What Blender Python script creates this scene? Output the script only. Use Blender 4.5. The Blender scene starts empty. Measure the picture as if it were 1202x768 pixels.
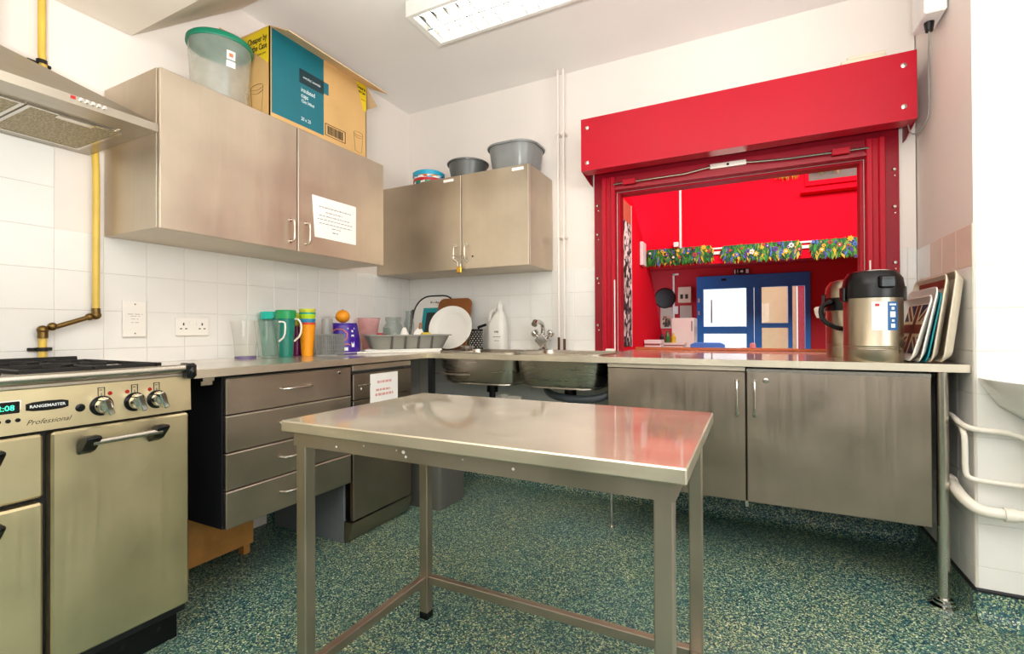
import bpy, bmesh, math, random
from mathutils import Matrix, Vector
random.seed(7)
S = bpy.context.scene
COL = S.collection
PI = math.pi

# ------------------------------------------------------------------ camera
cd = bpy.data.cameras.new('camera'); cam = bpy.data.objects.new('camera', cd); COL.objects.link(cam)
cd.sensor_width = 36.0; cd.sensor_fit = 'HORIZONTAL'; cd.lens = 560.96 / 1202 * 36; cd.clip_start = 0.02
def cam_matrix(yaw, pitch, roll, loc):
    a, t, q = (math.radians(v) for v in (yaw, pitch, roll))
    R0 = Vector((math.cos(a), math.sin(a), 0)); D0 = Vector((-math.sin(a), math.cos(a), 0)); Z0 = Vector((0, 0, 1))
    D = D0 * math.cos(t) + Z0 * math.sin(t); Z1 = -D0 * math.sin(t) + Z0 * math.cos(t)
    R = R0 * math.cos(q) + Z1 * math.sin(q); U = -R0 * math.sin(q) + Z1 * math.cos(q)
    m = Matrix.Identity(4)
    for i in range(3): m[i][0], m[i][1], m[i][2], m[i][3] = R[i], U[i], -D[i], loc[i]
    return m
cam.matrix_world = cam_matrix(26.7164, .3481, -.2585, (2.3332, -2.9013, 1.0329))
S.camera = cam

# ------------------------------------------------------------------ world, lamps, exposure
w = bpy.data.worlds.new('sky'); S.world = w; w.use_nodes = True
bg = w.node_tree.nodes['Background']; bg.inputs[0].default_value = (.86, .93, 1, 1); bg.inputs[1].default_value = 2.0
def area(name, loc, rot, sx, sy, power, color=(1, 1, 1)):
    l = bpy.data.lights.new(name, 'AREA'); l.shape = 'RECTANGLE'; l.size = sx; l.size_y = sy; l.energy = power; l.color = color
    o = bpy.data.objects.new(name, l); COL.objects.link(o); o.location = loc; o.rotation_euler = rot; return o
area('daylight_rear_window', (2.75, -4.70, 1.75), (math.radians(112), 0, 0), 2.3, 1.1, 8, (.97, .98, 1))
area('daylight_side_window', (4.52, -2.7, 1.75), (math.radians(112), 0, math.radians(90)), 1.9, 1.1, 34, (1, .99, .97))
area('bounced_flash', (2.25, -3.15, 1.1), (math.radians(180), 0, 0), .5, .5, 112, (1, .99, .965))
area('hall_light', (3.0, 2.6, 3.6), (math.radians(38), 0, 0), 2.4, 1.2, 190, (1, .94, .9))
S.view_settings.view_transform = 'Standard'; S.view_settings.look = 'None'
S.view_settings.gamma = 1; S.view_settings.use_curve_mapping = False
S.view_settings.exposure = 0.32
S.cycles.transparent_max_bounces = 32

# ------------------------------------------------------------------ materials
def lin(c):
    if isinstance(c, str): c = [int(c[i:i + 2], 16) / 255 for i in (0, 2, 4)]
    return tuple(v / 12.92 if v <= .04045 else ((v + .055) / 1.055) ** 2.4 for v in c) + (1,)
class NT:
    def __init__(s, name):
        s.m = bpy.data.materials.new(name); s.m.use_nodes = True; s.t = s.m.node_tree
        s.b = s.t.nodes['Principled BSDF']; s.out = s.t.nodes['Material Output']
    def n(s, typ, **k):
        x = s.t.nodes.new(typ)
        for a, v in k.items():
            if a.startswith('i_'): x.inputs[a[2:].replace('_', ' ')].default_value = v
            else: setattr(x, a, v)
        return x
    def l(s, a, b): s.t.links.new(a, b)
def obj_coord(t, scale):
    c = t.n('ShaderNodeTexCoord'); m = t.n('ShaderNodeMapping'); m.inputs['Scale'].default_value = scale
    t.l(c.outputs['Object'], m.inputs['Vector']); return m.outputs['Vector']
def ramp(t, fac, stops, interp='LINEAR'):
    r = t.n('ShaderNodeValToRGB'); r.color_ramp.interpolation = interp
    e = r.color_ramp.elements
    while len(e) < len(stops): e.new(.5)
    for x, (p, c) in zip(e, stops): x.position = p; x.color = c if len(c) == 4 else tuple(c) + (1,)
    t.l(fac, r.inputs[0]); return r.outputs[0]
def plain(name, col, rough=.5, metal=0, var=.06, scale=(9, 9, 9), bump=0, spec=.5, coat=0):
    t = NT(name); b = t.b; c = lin(col)
    v = obj_coord(t, scale); nz = t.n('ShaderNodeTexNoise', i_Scale=1.0, i_Detail=4.0); t.l(v, nz.inputs['Vector'])
    lo = tuple(x * (1 - var) for x in c[:3]); hi = tuple(min(1, x * (1 + var)) for x in c[:3])
    t.l(ramp(t, nz.outputs['Fac'], [(.3, lo), (.7, hi)]), b.inputs['Base Color'])
    b.inputs['Roughness'].default_value = rough; b.inputs['Metallic'].default_value = metal
    b.inputs['Specular IOR Level'].default_value = spec; b.inputs['Coat Weight'].default_value = coat
    if bump:
        bp = t.n('ShaderNodeBump', i_Strength=bump, i_Distance=.002)
        n2 = t.n('ShaderNodeTexNoise', i_Scale=12.0, i_Detail=3.0); t.l(v, n2.inputs['Vector']); t.l(n2.outputs['Fac'], bp.inputs['Height'])
        t.l(bp.outputs[0], b.inputs['Normal'])
    return t.m
def steel(name, col='b9b0a2', r0=.26, r1=.4, scale=(2, 2, 160), bump=.04, coat=0):
    t = NT(name); b = t.b; c = lin(col)
    v = obj_coord(t, scale); nz = t.n('ShaderNodeTexNoise', i_Scale=1.5, i_Detail=5.0, i_Roughness=.65); t.l(v, nz.inputs['Vector'])
    v2 = obj_coord(t, (4, 4, 4)); n2 = t.n('ShaderNodeTexNoise', i_Scale=1.2, i_Detail=6.0); t.l(v2, n2.inputs['Vector'])
    mx = t.n('ShaderNodeMath', operation='ADD'); t.l(nz.outputs['Fac'], mx.inputs[0]); t.l(n2.outputs['Fac'], mx.inputs[1])
    mp = t.n('ShaderNodeMapRange'); mp.inputs[1].default_value = .7; mp.inputs[2].default_value = 1.3; mp.inputs[3].default_value = r0; mp.inputs[4].default_value = r1
    t.l(mx.outputs[0], mp.inputs[0]); t.l(mp.outputs[0], b.inputs['Roughness'])
    lo = tuple(x * .9 for x in c[:3]); hi = tuple(min(1, x * 1.08) for x in c[:3])
    t.l(ramp(t, n2.outputs['Fac'], [(.3, lo), (.7, hi)]), b.inputs['Base Color'])
    b.inputs['Metallic'].default_value = 1; b.inputs['Coat Weight'].default_value = coat; b.inputs['Coat Roughness'].default_value = .05
    bp = t.n('ShaderNodeBump', i_Strength=bump, i_Distance=.001); t.l(nz.outputs['Fac'], bp.inputs['Height']); t.l(bp.outputs[0], b.inputs['Normal'])
    return t.m
def emit(name, col, strength):
    t = NT(name); t.b.inputs['Base Color'].default_value = lin(col); t.b.inputs['Emission Color'].default_value = lin(col)
    t.b.inputs['Emission Strength'].default_value = strength; return t.m
def clear(name, tint, haze=.12, rough=.08):
    """thin clear plastic or glass: tinted see-through with Fresnel gloss and a little haze"""
    t = NT(name); t.t.nodes.remove(t.b); c = lin(tint)
    tr = t.n('ShaderNodeBsdfTransparent'); tr.inputs[0].default_value = c
    df = t.n('ShaderNodeBsdfTranslucent'); df.inputs[0].default_value = c
    d2 = t.n('ShaderNodeBsdfDiffuse'); d2.inputs[0].default_value = c
    md = t.n('ShaderNodeMixShader'); md.inputs[0].default_value = .5; t.l(df.outputs[0], md.inputs[1]); t.l(d2.outputs[0], md.inputs[2])
    gl = t.n('ShaderNodeBsdfGlossy'); gl.inputs['Roughness'].default_value = rough
    v = obj_coord(t, (14, 14, 14)); nz = t.n('ShaderNodeTexNoise', i_Scale=1.0); t.l(v, nz.inputs['Vector'])
    mr = t.n('ShaderNodeMapRange'); mr.inputs[3].default_value = haze * .7; mr.inputs[4].default_value = haze * 1.3; t.l(nz.outputs['Fac'], mr.inputs[0])
    m1 = t.n('ShaderNodeMixShader'); t.l(mr.outputs[0], m1.inputs[0]); t.l(tr.outputs[0], m1.inputs[1]); t.l(md.outputs[0], m1.inputs[2])
    fr = t.n('ShaderNodeLayerWeight', i_Blend=.35); pw = t.n('ShaderNodeMath', operation='POWER'); pw.inputs[1].default_value = 3.0
    t.l(fr.outputs['Facing'], pw.inputs[0]); ml = t.n('ShaderNodeMath', operation='MULTIPLY_ADD'); ml.inputs[1].default_value = .7; ml.inputs[2].default_value = .035; t.l(pw.outputs[0], ml.inputs[0])
    m2 = t.n('ShaderNodeMixShader')
    t.l(ml.outputs[0], m2.inputs[0]); t.l(m1.outputs[0], m2.inputs[1]); t.l(gl.outputs[0], m2.inputs[2]); t.l(m2.outputs[0], t.out.inputs[0])
    return t.m
def floor_mat():
    t = NT('speckled_vinyl'); b = t.b; v = obj_coord(t, (1, 1, 1))
    v1 = t.n('ShaderNodeTexVoronoi', i_Scale=230.0); t.l(v, v1.inputs['Vector'])
    sep = t.n('ShaderNodeSeparateColor'); t.l(v1.outputs['Color'], sep.inputs[0])
    c1 = ramp(t, sep.outputs[0], [(0, lin('0e2f40')), (.2, lin('1b4a5a')), (.38, lin('37666c')), (.55, lin('5a806c')), (.7, lin('8c9d76')), (.84, lin('bdbf96')), (.95, lin('e0dbb6'))], 'CONSTANT')
    nz = t.n('ShaderNodeTexNoise', i_Scale=2.2, i_Detail=3.0); t.l(v, nz.inputs['Vector'])
    c2 = ramp(t, nz.outputs['Fac'], [(.35, (.72, .92, 1.0)), (.65, (1.0, 1.0, .92))])
    mx = t.n('ShaderNodeMix', data_type='RGBA', blend_type='MULTIPLY'); mx.inputs[0].default_value = 1
    t.l(c1, mx.inputs[6]); t.l(c2, mx.inputs[7]); t.l(mx.outputs[2], b.inputs['Base Color'])
    b.inputs['Roughness'].default_value = .42
    bp = t.n('ShaderNodeBump', i_Strength=.15, i_Distance=.001); t.l(v1.outputs['Distance'], bp.inputs['Height']); t.l(bp.outputs[0], b.inputs['Normal'])
    return t.m
def filter_mat():
    t = NT('filter_mesh'); b = t.b; v = obj_coord(t, (170, 170, 170))
    vo = t.n('ShaderNodeTexVoronoi', i_Scale=1.0); t.l(v, vo.inputs['Vector'])
    t.l(ramp(t, vo.outputs['Distance'], [(.1, lin('6d6148')), (.7, lin('b5a685'))]), b.inputs['Base Color'])
    b.inputs['Metallic'].default_value = .5; b.inputs['Roughness'].default_value = .55
    bp = t.n('ShaderNodeBump', i_Strength=.5, i_Distance=.002); t.l(vo.outputs['Distance'], bp.inputs['Height']); t.l(bp.outputs[0], b.inputs['Normal'])
    return t.m
def pattern_mat(name, cols, scale, rough=.8, stretch=(1, 1, 1)):
    t = NT(name); b = t.b; v = obj_coord(t, stretch)
    vo = t.n('ShaderNodeTexVoronoi', i_Scale=scale); t.l(v, vo.inputs['Vector'])
    sep = t.n('ShaderNodeSeparateColor'); t.l(vo.outputs['Color'], sep.inputs[0])
    t.l(ramp(t, sep.outputs[0], [(i / len(cols), lin(c)) for i, c in enumerate(cols)], 'CONSTANT'), b.inputs['Base Color'])
    b.inputs['Roughness'].default_value = rough; return t.m

M = dict(
    paint=plain('cream_wall_paint', 'e8dfd7', .6, var=.025, scale=(2, 2, 2), bump=.05),
    paint_white=plain('white_wall_paint', 'efebe4', .6, var=.02, scale=(2, 2, 2), bump=.05),
    ceil=plain('ceiling_paint', 'eeeae6', .75, var=.02, scale=(2, 2, 2), bump=.05),
    bulk=plain('bulkhead_paint', 'e6dccd', .7, var=.02),
    tile=plain('white_glazed_tile', 'e9e7e2', .12, var=.015, spec=.5),
    tile_beige=plain('painted_beige_tile', 'e2cfbd', .3, var=.03),
    grout=plain('grout', 'd6d0c5', .8, var=.06),
    floor=floor_mat(),
    cap=plain('black_cap_strip', '15161a', .5),
    steel=steel('brushed_steel', 'bab1a3', .27, .42, (160, 2, 2)),
    steel_v=steel('brushed_steel_upright', 'cbbfad', .4, .55, (60, 60, 1.5)),
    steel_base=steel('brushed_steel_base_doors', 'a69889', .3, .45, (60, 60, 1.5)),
    steel_oven=steel('oven_steel', 'dacca6', .33, .46, (40, 40, 1.5)),
    steel_top=steel('worn_steel_top', 'd9cfbb', .42, .56, (3, 120, 120), .02, .85),
    steel_leg=steel('tube_steel', 'b0a496', .36, .5, (40, 40, 2)),
    chrome=plain('chrome', 'd5d3cf', .1, 1, .02),
    satin=plain('satin_metal', 'c9c4ba', .25, 1, .03),
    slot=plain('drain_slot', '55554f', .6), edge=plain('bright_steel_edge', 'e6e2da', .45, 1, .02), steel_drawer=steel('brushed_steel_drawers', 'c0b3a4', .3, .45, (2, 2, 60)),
    flask=steel('flask_steel', 'a89d8a', .26, .4, (50, 50, 1.5)), hood=steel('hood_steel', 'b0a89a', .3, .42, (40, 2, 40)),
    bowlsteel=steel('sink_steel', 'b8b0a4', .22, .36, (3, 3, 60)),
    black=plain('black_plastic', '08090b', .3, spec=.35),
    blackmatt=plain('black_cabinet_side', '0e1013', .6),
    iron=plain('cast_iron', '1d1b19', .55, .3),
    red=plain('red_gloss_paint', 'b30d25', .4, var=.04, scale=(4, 4, 4), spec=.25),
    red_dark=plain('dark_red_gloss_paint', '960d22', .35, var=.05, spec=.35),
    hall_red=plain('hall_red_wall', 'd80a26', .8, var=.03, scale=(1, 1, 1), spec=.1),
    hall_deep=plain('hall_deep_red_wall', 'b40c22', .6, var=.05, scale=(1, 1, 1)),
    white=plain('white_plastic', 'eeeae2', .35, var=.02),
    pvc=plain('white_pipe', 'e9e2d5', .3, var=.03),
    porcelain=plain('porcelain', 'f1eee8', .1, var=.01),
    yellow_pipe=plain('yellow_pipe_paint', 'd9b64a', .4, var=.1),
    brass=plain('tarnished_brass', '7a6238', .4, 1, .15),
    gold=plain('brass_padlock', 'c79a3e', .3, 1, .06),
    copper=plain('old_copper', '6b4630', .45, .8, .2),
    card=plain('brown_cardboard', 'cfa66b', .8, var=.06, scale=(6, 6, 6)),
    card_in=plain('cardboard_inside', 'd9b88c', .85, var=.06),
    teal=plain('teal_print', '0c6a78', .5, var=.04),
    tealdark=plain('dark_print', '12343c', .5),
    yellow=plain('yellow_print', 'e2c313', .5, var=.03),
    ink=plain('black_ink', '16130f', .7),
    ink_grey=plain('grey_ink', '8d8883', .8),
    ink_red=plain('red_ink', 'dfa29c', .8),
    ink_white=plain('white_ink', 'e9efec', .6),
    paper=plain('paper', 'f4f0ea', .8, var=.015),
    wood=plain('chipboard_wood', 'b9813f', .6, var=.18, scale=(3, 14, 14)),
    woodlip=plain('orange_wood_lip', 'c9683a', .3, var=.12, scale=(3, 20, 20), coat=.3),
    greyplastic=plain('grey_plastic', '83857f', .35, var=.05),
    greybowl=plain('grey_bowl_plastic', '7e807f', .3, var=.04),
    darkbowl=plain('dark_grey_bowl_plastic', '595b59', .3, var=.04),
    rackgrey=plain('grey_rack_plastic', '8c8b82', .4, var=.05),
    basket=plain('grey_basket_plastic', '8d8f8d', .4, var=.05),
    bin=plain('bin_plastic', '5c5b55', .4, var=.05),
    side_grey=plain('grey_appliance_side', '6d7274', .5, var=.05),
    purple=plain('purple_print', '3a1590', .3, var=.05),
    orange_line=plain('orange_print', 'd77a4a', .4),
    orange=plain('orange_peel', 'f09a12', .45, var=.06, scale=(60, 60, 60), bump=.4),
    cup_orange=plain('orange_cup_plastic', 'f39a16', .3, var=.04),
    cup_red=plain('red_cup_plastic', 'd8472f', .3),
    cup_blue=plain('blue_cup_plastic', '2f86b0', .3),
    cup_lime=plain('lime_cup_plastic', 'b7d91f', .3),
    cup_teal=plain('teal_cup_plastic', '189a86', .3),
    cup_yellow=plain('yellow_cup_plastic', 'cfd23a', .3),
    magenta=plain('magenta_plastic', '6b1050', .25, var=.06),
    smoke=clear('smoky_cup_plastic', 'dfe1df', .4, .15),
    pink=clear('pink_plastic', 'fdd6d6', .5, .2),
    jug=clear('clear_jug_plastic', 'fbfaf8', .05, .06),
    jug_teal=clear('teal_jug_plastic', 'c9f2ec', .12, .06),
    lid_teal=plain('teal_lid_plastic', '19c0ae', .25, var=.04),
    lid_green=plain('green_lid_plastic', '1d9a58', .3),
    jug_green=plain('green_jug_plastic', '17796b', .25, var=.1),
    base_purple=plain('smoky_purple_base', '6b5c86', .3),
    tubclear=clear('cloudy_tub_plastic', 'f7f8f3', .3, .25),
    tubgreen=plain('green_tub_lid', '137a5c', .3, var=.04),
    glass=clear('clear_glass', 'e2e8e5', .1, .03),
    pane=clear('door_glass', 'f2f7f7', .04, .02),
    brown=plain('brown_board', '8a5226', .4, var=.1),
    greenboard=plain('dark_green_board', '24352f', .5),
    slate=plain('dark_slate', '20282c', .4),
    tinblue=plain('bright_blue_lid', '2aa6c9', .3),
    blue=plain('blue_door_paint', '1f78cc', .4, var=.05),
    chairblue=plain('blue_chair_plastic', '4f86d8', .4),
    navy=plain('navy_print', '1c2350', .5),
    maroon=plain('maroon_print', '7c2f1c', .5),
    cream=plain('cream_print', 'd9c9a4', .5),
    beige=plain('beige_tray_plastic', 'd3c7b1', .35, var=.03),
    whitetray=plain('white_tray_plastic', 'ece8e0', .3, var=.02),
    tealtray=plain('teal_tray_plastic', '1295a0', .35),
    tanwall=plain('tan_porch_panel', 'f0cb94', .6),
    outwhite=plain('porch_white', 'f5f5f2', .7),
    ground=plain('porch_paving', 'd9d7d0', .8, var=.06),
    banner=pattern_mat('banner_print', ['0e0e10', 'd9d5cf', '2b2a2c', 'b9b4ae', '151515', '8a7f80'], 15, .8),
    banner_red=plain('banner_red_print', 'b5583f', .8, var=.2, scale=(40, 40, 40)),
    spur=plain('white_spur_box', 'e6e6e4', .4),
    tube=emit('lamp_tube', 'fffaf0', 8), led=emit('green_led', '35e0a0', 2.5),
    lampred=plain('red_lens', 'a51612', .2), filter=filter_mat(), label_blue=plain('blue_label', '1d5c96', .4),
    corkgrey=plain('noticeboard', 'bdb6a8', .8), pic=pattern_mat('picture_print', ['2a2320', '8a6d58', 'c9a58a', '463b38'], 30),
    leafg=plain('garland_green', '2f8a2a', .7, var=.2, scale=(30, 30, 30)), leafd=plain('garland_dark_green', '17502a', .7, var=.2),
    leafl=plain('garland_lime', '7f9e2c', .7, var=.2), fly=plain('garland_yellow', 'e0b32a', .7), flr=plain('garland_red', 'b8342c', .7),
    flp=plain('garland_purple', '5a2f9a', .7), flb=plain('garland_blue', '4a70c4', .7), flw=plain('garland_white', 'e9e4dc', .7),
    bottle_green=plain('green_bottle', '2f7a3a', .25), bottle_yellow=plain('yellow_bottle', 'd8c53a', .3),
    rubber=plain('hose_grey', '4b5258', .4), skygrey=plain('skylight_pane', '7d7670', .7, spec=.1), sponge=plain('yellow_sponge', 'd9c04a', .9),
    lidred=plain('red_lid', 'b8282a', .35), sealant=plain('white_sealant', 'e8e4da', .5), frame_white=plain('white_frame', 'e8e6e0', .5),
)

# ------------------------------------------------------------------ geometry builder
class G:
    def __init__(s, mtx=None): s.b = bmesh.new(); s.m = mtx; s.mi = 0
    def _merge(s, t):
        if s.m is not None: bmesh.ops.transform(t, matrix=s.m, verts=t.verts)
        vm = {}
        for v in t.verts: vm[v] = s.b.verts.new(v.co)
        for f in t.faces:
            try:
                n = s.b.faces.new([vm[v] for v in f.verts]); n.material_index = s.mi
            except ValueError: pass
        t.free(); return s
    def box(s, a, b, bev=0, seg=1, mtx=None):
        t = bmesh.new(); lo = [min(x, y) for x, y in zip(a, b)]; hi = [max(x, y) for x, y in zip(a, b)]
        bmesh.ops.create_cube(t, size=1)
        for v in t.verts: v.co = Vector([lo[i] + (v.co[i] + .5) * (hi[i] - lo[i]) for i in range(3)])
        if bev: bmesh.ops.bevel(t, geom=t.edges[:], offset=bev, segments=1, affect='EDGES', profile=.5)
        if mtx is not None: bmesh.ops.transform(t, matrix=mtx, verts=t.verts)
        return s._merge(t)
    def prism(s, pts, vec, bev=0):
        """pts: 3D polygon, extruded by vec"""
        t = bmesh.new(); vec = Vector(vec); A = [t.verts.new(p) for p in pts]; B = [t.verts.new(Vector(p) + vec) for p in pts]
        n = len(A); t.faces.new(A[::-1]); t.faces.new(B)
        for i in range(n): t.faces.new((A[i], A[(i + 1) % n], B[(i + 1) % n], B[i]))
        bmesh.ops.recalc_face_normals(t, faces=t.faces)
        if bev: bmesh.ops.bevel(t, geom=t.edges[:], offset=bev, segments=1, affect='EDGES')
        return s._merge(t)
    def cells(s, xs, ys, keep, z0, z1, bev=0):
        t = bmesh.new(); V = {}
        def vt(i, j):
            if (i, j) not in V: V[i, j] = t.verts.new((xs[i], ys[j], z0))
            return V[i, j]
        for i in range(len(xs) - 1):
            for j in range(len(ys) - 1):
                if keep((xs[i] + xs[i + 1]) / 2, (ys[j] + ys[j + 1]) / 2): t.faces.new((vt(i, j), vt(i + 1, j), vt(i + 1, j + 1), vt(i, j + 1)))
        r = bmesh.ops.extrude_face_region(t, geom=t.faces[:])
        for v in [e for e in r['geom'] if isinstance(e, bmesh.types.BMVert)]: v.co.z = z1
        bmesh.ops.recalc_face_normals(t, faces=t.faces)
        return s._merge(t)
    def lathe(s, prof, c=(0, 0, 0), seg=28, axis='z', sx=1, sy=1):
        """prof: list of (r, z); closes on the axis where r = 0"""
        t = bmesh.new(); rings = []
        for r, z in prof:
            if r < 1e-6: rings.append([t.verts.new((0, 0, z))])
            else: rings.append([t.verts.new((r * sx * math.cos(2 * PI * k / seg), r * sy * math.sin(2 * PI * k / seg), z)) for k in range(seg)])
        for a, b in zip(rings, rings[1:]):
            if len(a) == 1 and len(b) == 1: continue
            for k in range(seg):
                q = (k + 1) % seg
                if len(a) == 1: t.faces.new((a[0], b[q], b[k]))
                elif len(b) == 1: t.faces.new((a[k], a[q], b[0]))
                else: t.faces.new((a[k], a[q], b[q], b[k]))
        rot = Matrix.Identity(4)
        if axis == 'x': rot = Matrix.Rotation(PI / 2, 4, 'Y')
        elif axis == '-x': rot = Matrix.Rotation(-PI / 2, 4, 'Y')
        elif axis == 'y': rot = Matrix.Rotation(-PI / 2, 4, 'X')
        elif axis == '-y': rot = Matrix.Rotation(PI / 2, 4, 'X')
        bmesh.ops.transform(t, matrix=Matrix.Translation(c) @ rot, verts=t.verts)
        bmesh.ops.recalc_face_normals(t, faces=t.faces)
        return s._merge(t)
    def cyl(s, p0, p1, r, seg=16, r1=None):
        p0 = Vector(p0); p1 = Vector(p1); d = p1 - p0; t = bmesh.new()
        bmesh.ops.create_cone(t, cap_ends=True, segments=seg, radius1=r, radius2=r if r1 is None else r1, depth=d.length)
        bmesh.ops.transform(t, matrix=Matrix.Translation((p0 + p1) / 2) @ d.to_track_quat('Z', 'Y').to_matrix().to_4x4(), verts=t.verts)
        return s._merge(t)
    def ball(s, c, r, sc=(1, 1, 1), u=16, v=10):
        t = bmesh.new(); bmesh.ops.create_uvsphere(t, u_segments=u, v_segments=v, radius=r)
        bmesh.ops.transform(t, matrix=Matrix.Translation(c) @ Matrix.Diagonal(tuple(sc) + (1,)), verts=t.verts)
        return s._merge(t)
    def tube(s, pts, r, seg=10, closed=False, smooth=0):
        P = [Vector(p) for p in pts]
        for _ in range(smooth):
            Q = [] if closed else [P[0]]
            for i in range(len(P) if closed else len(P) - 1):
                a, b = P[i], P[(i + 1) % len(P)]; Q += [a.lerp(b, .25), a.lerp(b, .75)]
            if not closed: Q.append(P[-1])
            P = Q
        n = len(P); t = bmesh.new(); rings = []; up = None
        for i in range(n):
            if closed: d = (P[(i + 1) % n] - P[i - 1])
            else: d = P[min(i + 1, n - 1)] - P[max(i - 1, 0)]
            d.normalize()
            if up is None: up = d.orthogonal().normalized()
            up = (up - d * up.dot(d)); up = up.normalized() if up.length > 1e-6 else d.orthogonal().normalized()
            w_ = d.cross(up); rr = r[i] if isinstance(r, (list, tuple)) else r
            rings.append([t.verts.new(P[i] + (up * math.cos(2 * PI * k / seg) + w_ * math.sin(2 * PI * k / seg)) * rr) for k in range(seg)])
        for i in range(n if closed else n - 1):
            a, b = rings[i], rings[(i + 1) % n]
            for k in range(seg): t.faces.new((a[k], a[(k + 1) % seg], b[(k + 1) % seg], b[k]))
        if not closed: t.faces.new(rings[0][::-1]); t.faces.new(rings[-1])
        bmesh.ops.recalc_face_normals(t, faces=t.faces)
        return s._merge(t)
    def mesh(s, name, mats):
        for f in s.b.faces: f.smooth = True
        s.b.normal_update()
        for e in s.b.edges:
            if len(e.link_faces) == 2 and e.calc_face_angle(0) > .6: e.smooth = False
        me = bpy.data.meshes.new(name); s.b.to_mesh(me); s.b.free()
        for m in (mats if isinstance(mats, (list, tuple)) else [mats]): me.materials.append(m)
        return me
LOC = {}
def part(name, g, mat, parent, label=None):
    """geometry is given in world coordinates"""
    o = bpy.data.objects.new(name, g.mesh(name, mat)); COL.objects.link(o); o.parent = parent
    o.matrix_parent_inverse = Matrix.Translation(LOC[parent]).inverted() if parent in LOC else Matrix.Identity(4)
    if label: o['label'] = label
    return o
def tag(o, label, cat, group=None):
    o['label'] = label; o['category'] = cat
    if group: o['group'] = group
    return o
def thing(name, label, cat, loc, group=None):
    o = bpy.data.objects.new(name, None); COL.objects.link(o); o.location = loc; o.empty_display_size = .05
    LOC[o] = Vector(loc); return tag(o, label, cat, group)
def solo(name, g, mat, label, cat, group=None):
    me = g.mesh(name, mat); c = [v.co for v in me.vertices]
    loc = Vector(((min(v.x for v in c) + max(v.x for v in c)) / 2, (min(v.y for v in c) + max(v.y for v in c)) / 2, min(v.z for v in c)))
    me.transform(Matrix.Translation(-loc)); o = bpy.data.objects.new(name, me); COL.objects.link(o); o.location = loc; LOC[o] = loc
    return tag(o, label, cat, group)
def struct(name, g, mat, parent=None):
    o = bpy.data.objects.new(name, g.mesh(name, mat)); COL.objects.link(o)
    if parent: o.parent = parent
    else: o['kind'] = 'structure'
    return o
def text_mesh(body, size, mtx, align='CENTER', bold=0, shear=0, sx=1):
    cu = bpy.data.curves.new('lettering', 'FONT'); cu.body = body; cu.size = size; cu.align_x = align; cu.align_y = 'CENTER'
    cu.resolution_u = 2; cu.offset = bold; cu.shear = shear; cu.extrude = .0002
    o = bpy.data.objects.new('lettering', cu); COL.objects.link(o)
    me = bpy.data.meshes.new_from_object(o.evaluated_get(bpy.context.evaluated_depsgraph_get()))
    bpy.data.objects.remove(o); me.transform(mtx @ Matrix.Diagonal((sx, 1, 1, 1))); me.materials.clear(); return me
def text(body, size, mtx, mat, parent, name='lettering', **k):
    me = text_mesh(body, size, mtx, **k); me.materials.append(mat)
    o = bpy.data.objects.new(name, me); COL.objects.link(o); o.parent = parent
    o.matrix_parent_inverse = Matrix.Translation(LOC[parent]).inverted() if parent in LOC else Matrix.Identity(4)
    return o
def basis(x, y, z, o):
    m = Matrix.Identity(4)
    for i in range(3): m[i][0], m[i][1], m[i][2], m[i][3] = x[i], y[i], z[i], o[i]
    return m
def on_left(x, y, z): return basis((0, 1, 0), (0, 0, 1), (1, 0, 0), (x, y, z))     # faces +x, reads along +y
def on_back(x, y, z): return basis((1, 0, 0), (0, 0, 1), (0, -1, 0), (x, y, z))    # faces -y, reads along +x
def rrect(w_, h, r, n=5):
    P = []
    for cx, cy, a0 in ((w_ / 2 - r, h / 2 - r, 0), (-w_ / 2 + r, h / 2 - r, 90), (-w_ / 2 + r, -h / 2 + r, 180), (w_ / 2 - r, -h / 2 + r, 270)):
        for k in range(n + 1):
            a = math.radians(a0 + 90 * k / n); P.append((cx + r * math.cos(a), cy + r * math.sin(a)))
    return P
def loft(g, rings):
    """closed 3D rings of equal length joined into a skin, both ends capped"""
    t = bmesh.new(); R = [[t.verts.new(p) for p in r] for r in rings]
    for a, b in zip(R, R[1:]):
        for k in range(len(a)): t.faces.new((a[k], a[(k + 1) % len(a)], b[(k + 1) % len(a)], b[k]))
    t.faces.new(R[0][::-1]); t.faces.new(R[-1]); bmesh.ops.recalc_face_normals(t, faces=t.faces); return g._merge(t)

# ------------------------------------------------------------------ room shell
H = 2.686; XR = 3.035; YN = -.642; XE = 4.4; YE = -4.6
g = G(); g.box((-.1, YE - .1, -.06), (XE + .1, .08, 0)); floor = struct('floor', g, M['floor'])
g = G(); g.box((-.1, YE - .1, H), (XE + .1, .08, H + .08)); ceiling = struct('ceiling', g, M['ceil'])
g = G(); g.box((-.1, YE, 0), (-.005, .08, H)); wall_left = struct('wall_left', g, M['paint'])
g = G()
OX0, OX1, OZ0, OZ1 = 1.60, 2.83, .8705, 1.87
for a, b in (((-.005, .005, 0), (OX0, .08, H)), ((OX1, .005, 0), (XR, .08, H)), ((OX0, .005, OZ1), (OX1, .08, H)), ((OX0, .005, 0), (OX1, .08, OZ0))): g.box(a, b)
wall_back = struct('wall_back', g, M['paint'])
g = G(); g.box((XR + .005, YN + .005, 0), (XE + .1, .08, H)); wall_right = struct('wall_right', g, M['paint'])
g = G()
for a, b in (((XE, YE, 0), (XE + .1, -3.7, H)), ((XE, -1.7, 0), (XE + .1, YN + .005, H)), ((XE, -3.7, 0), (XE + .1, -1.7, 1.2)), ((XE, -3.7, 2.25), (XE + .1, -1.7, H))): g.box(a, b)
struct('wall_side', g, M['paint_white'])
g = G()
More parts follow.
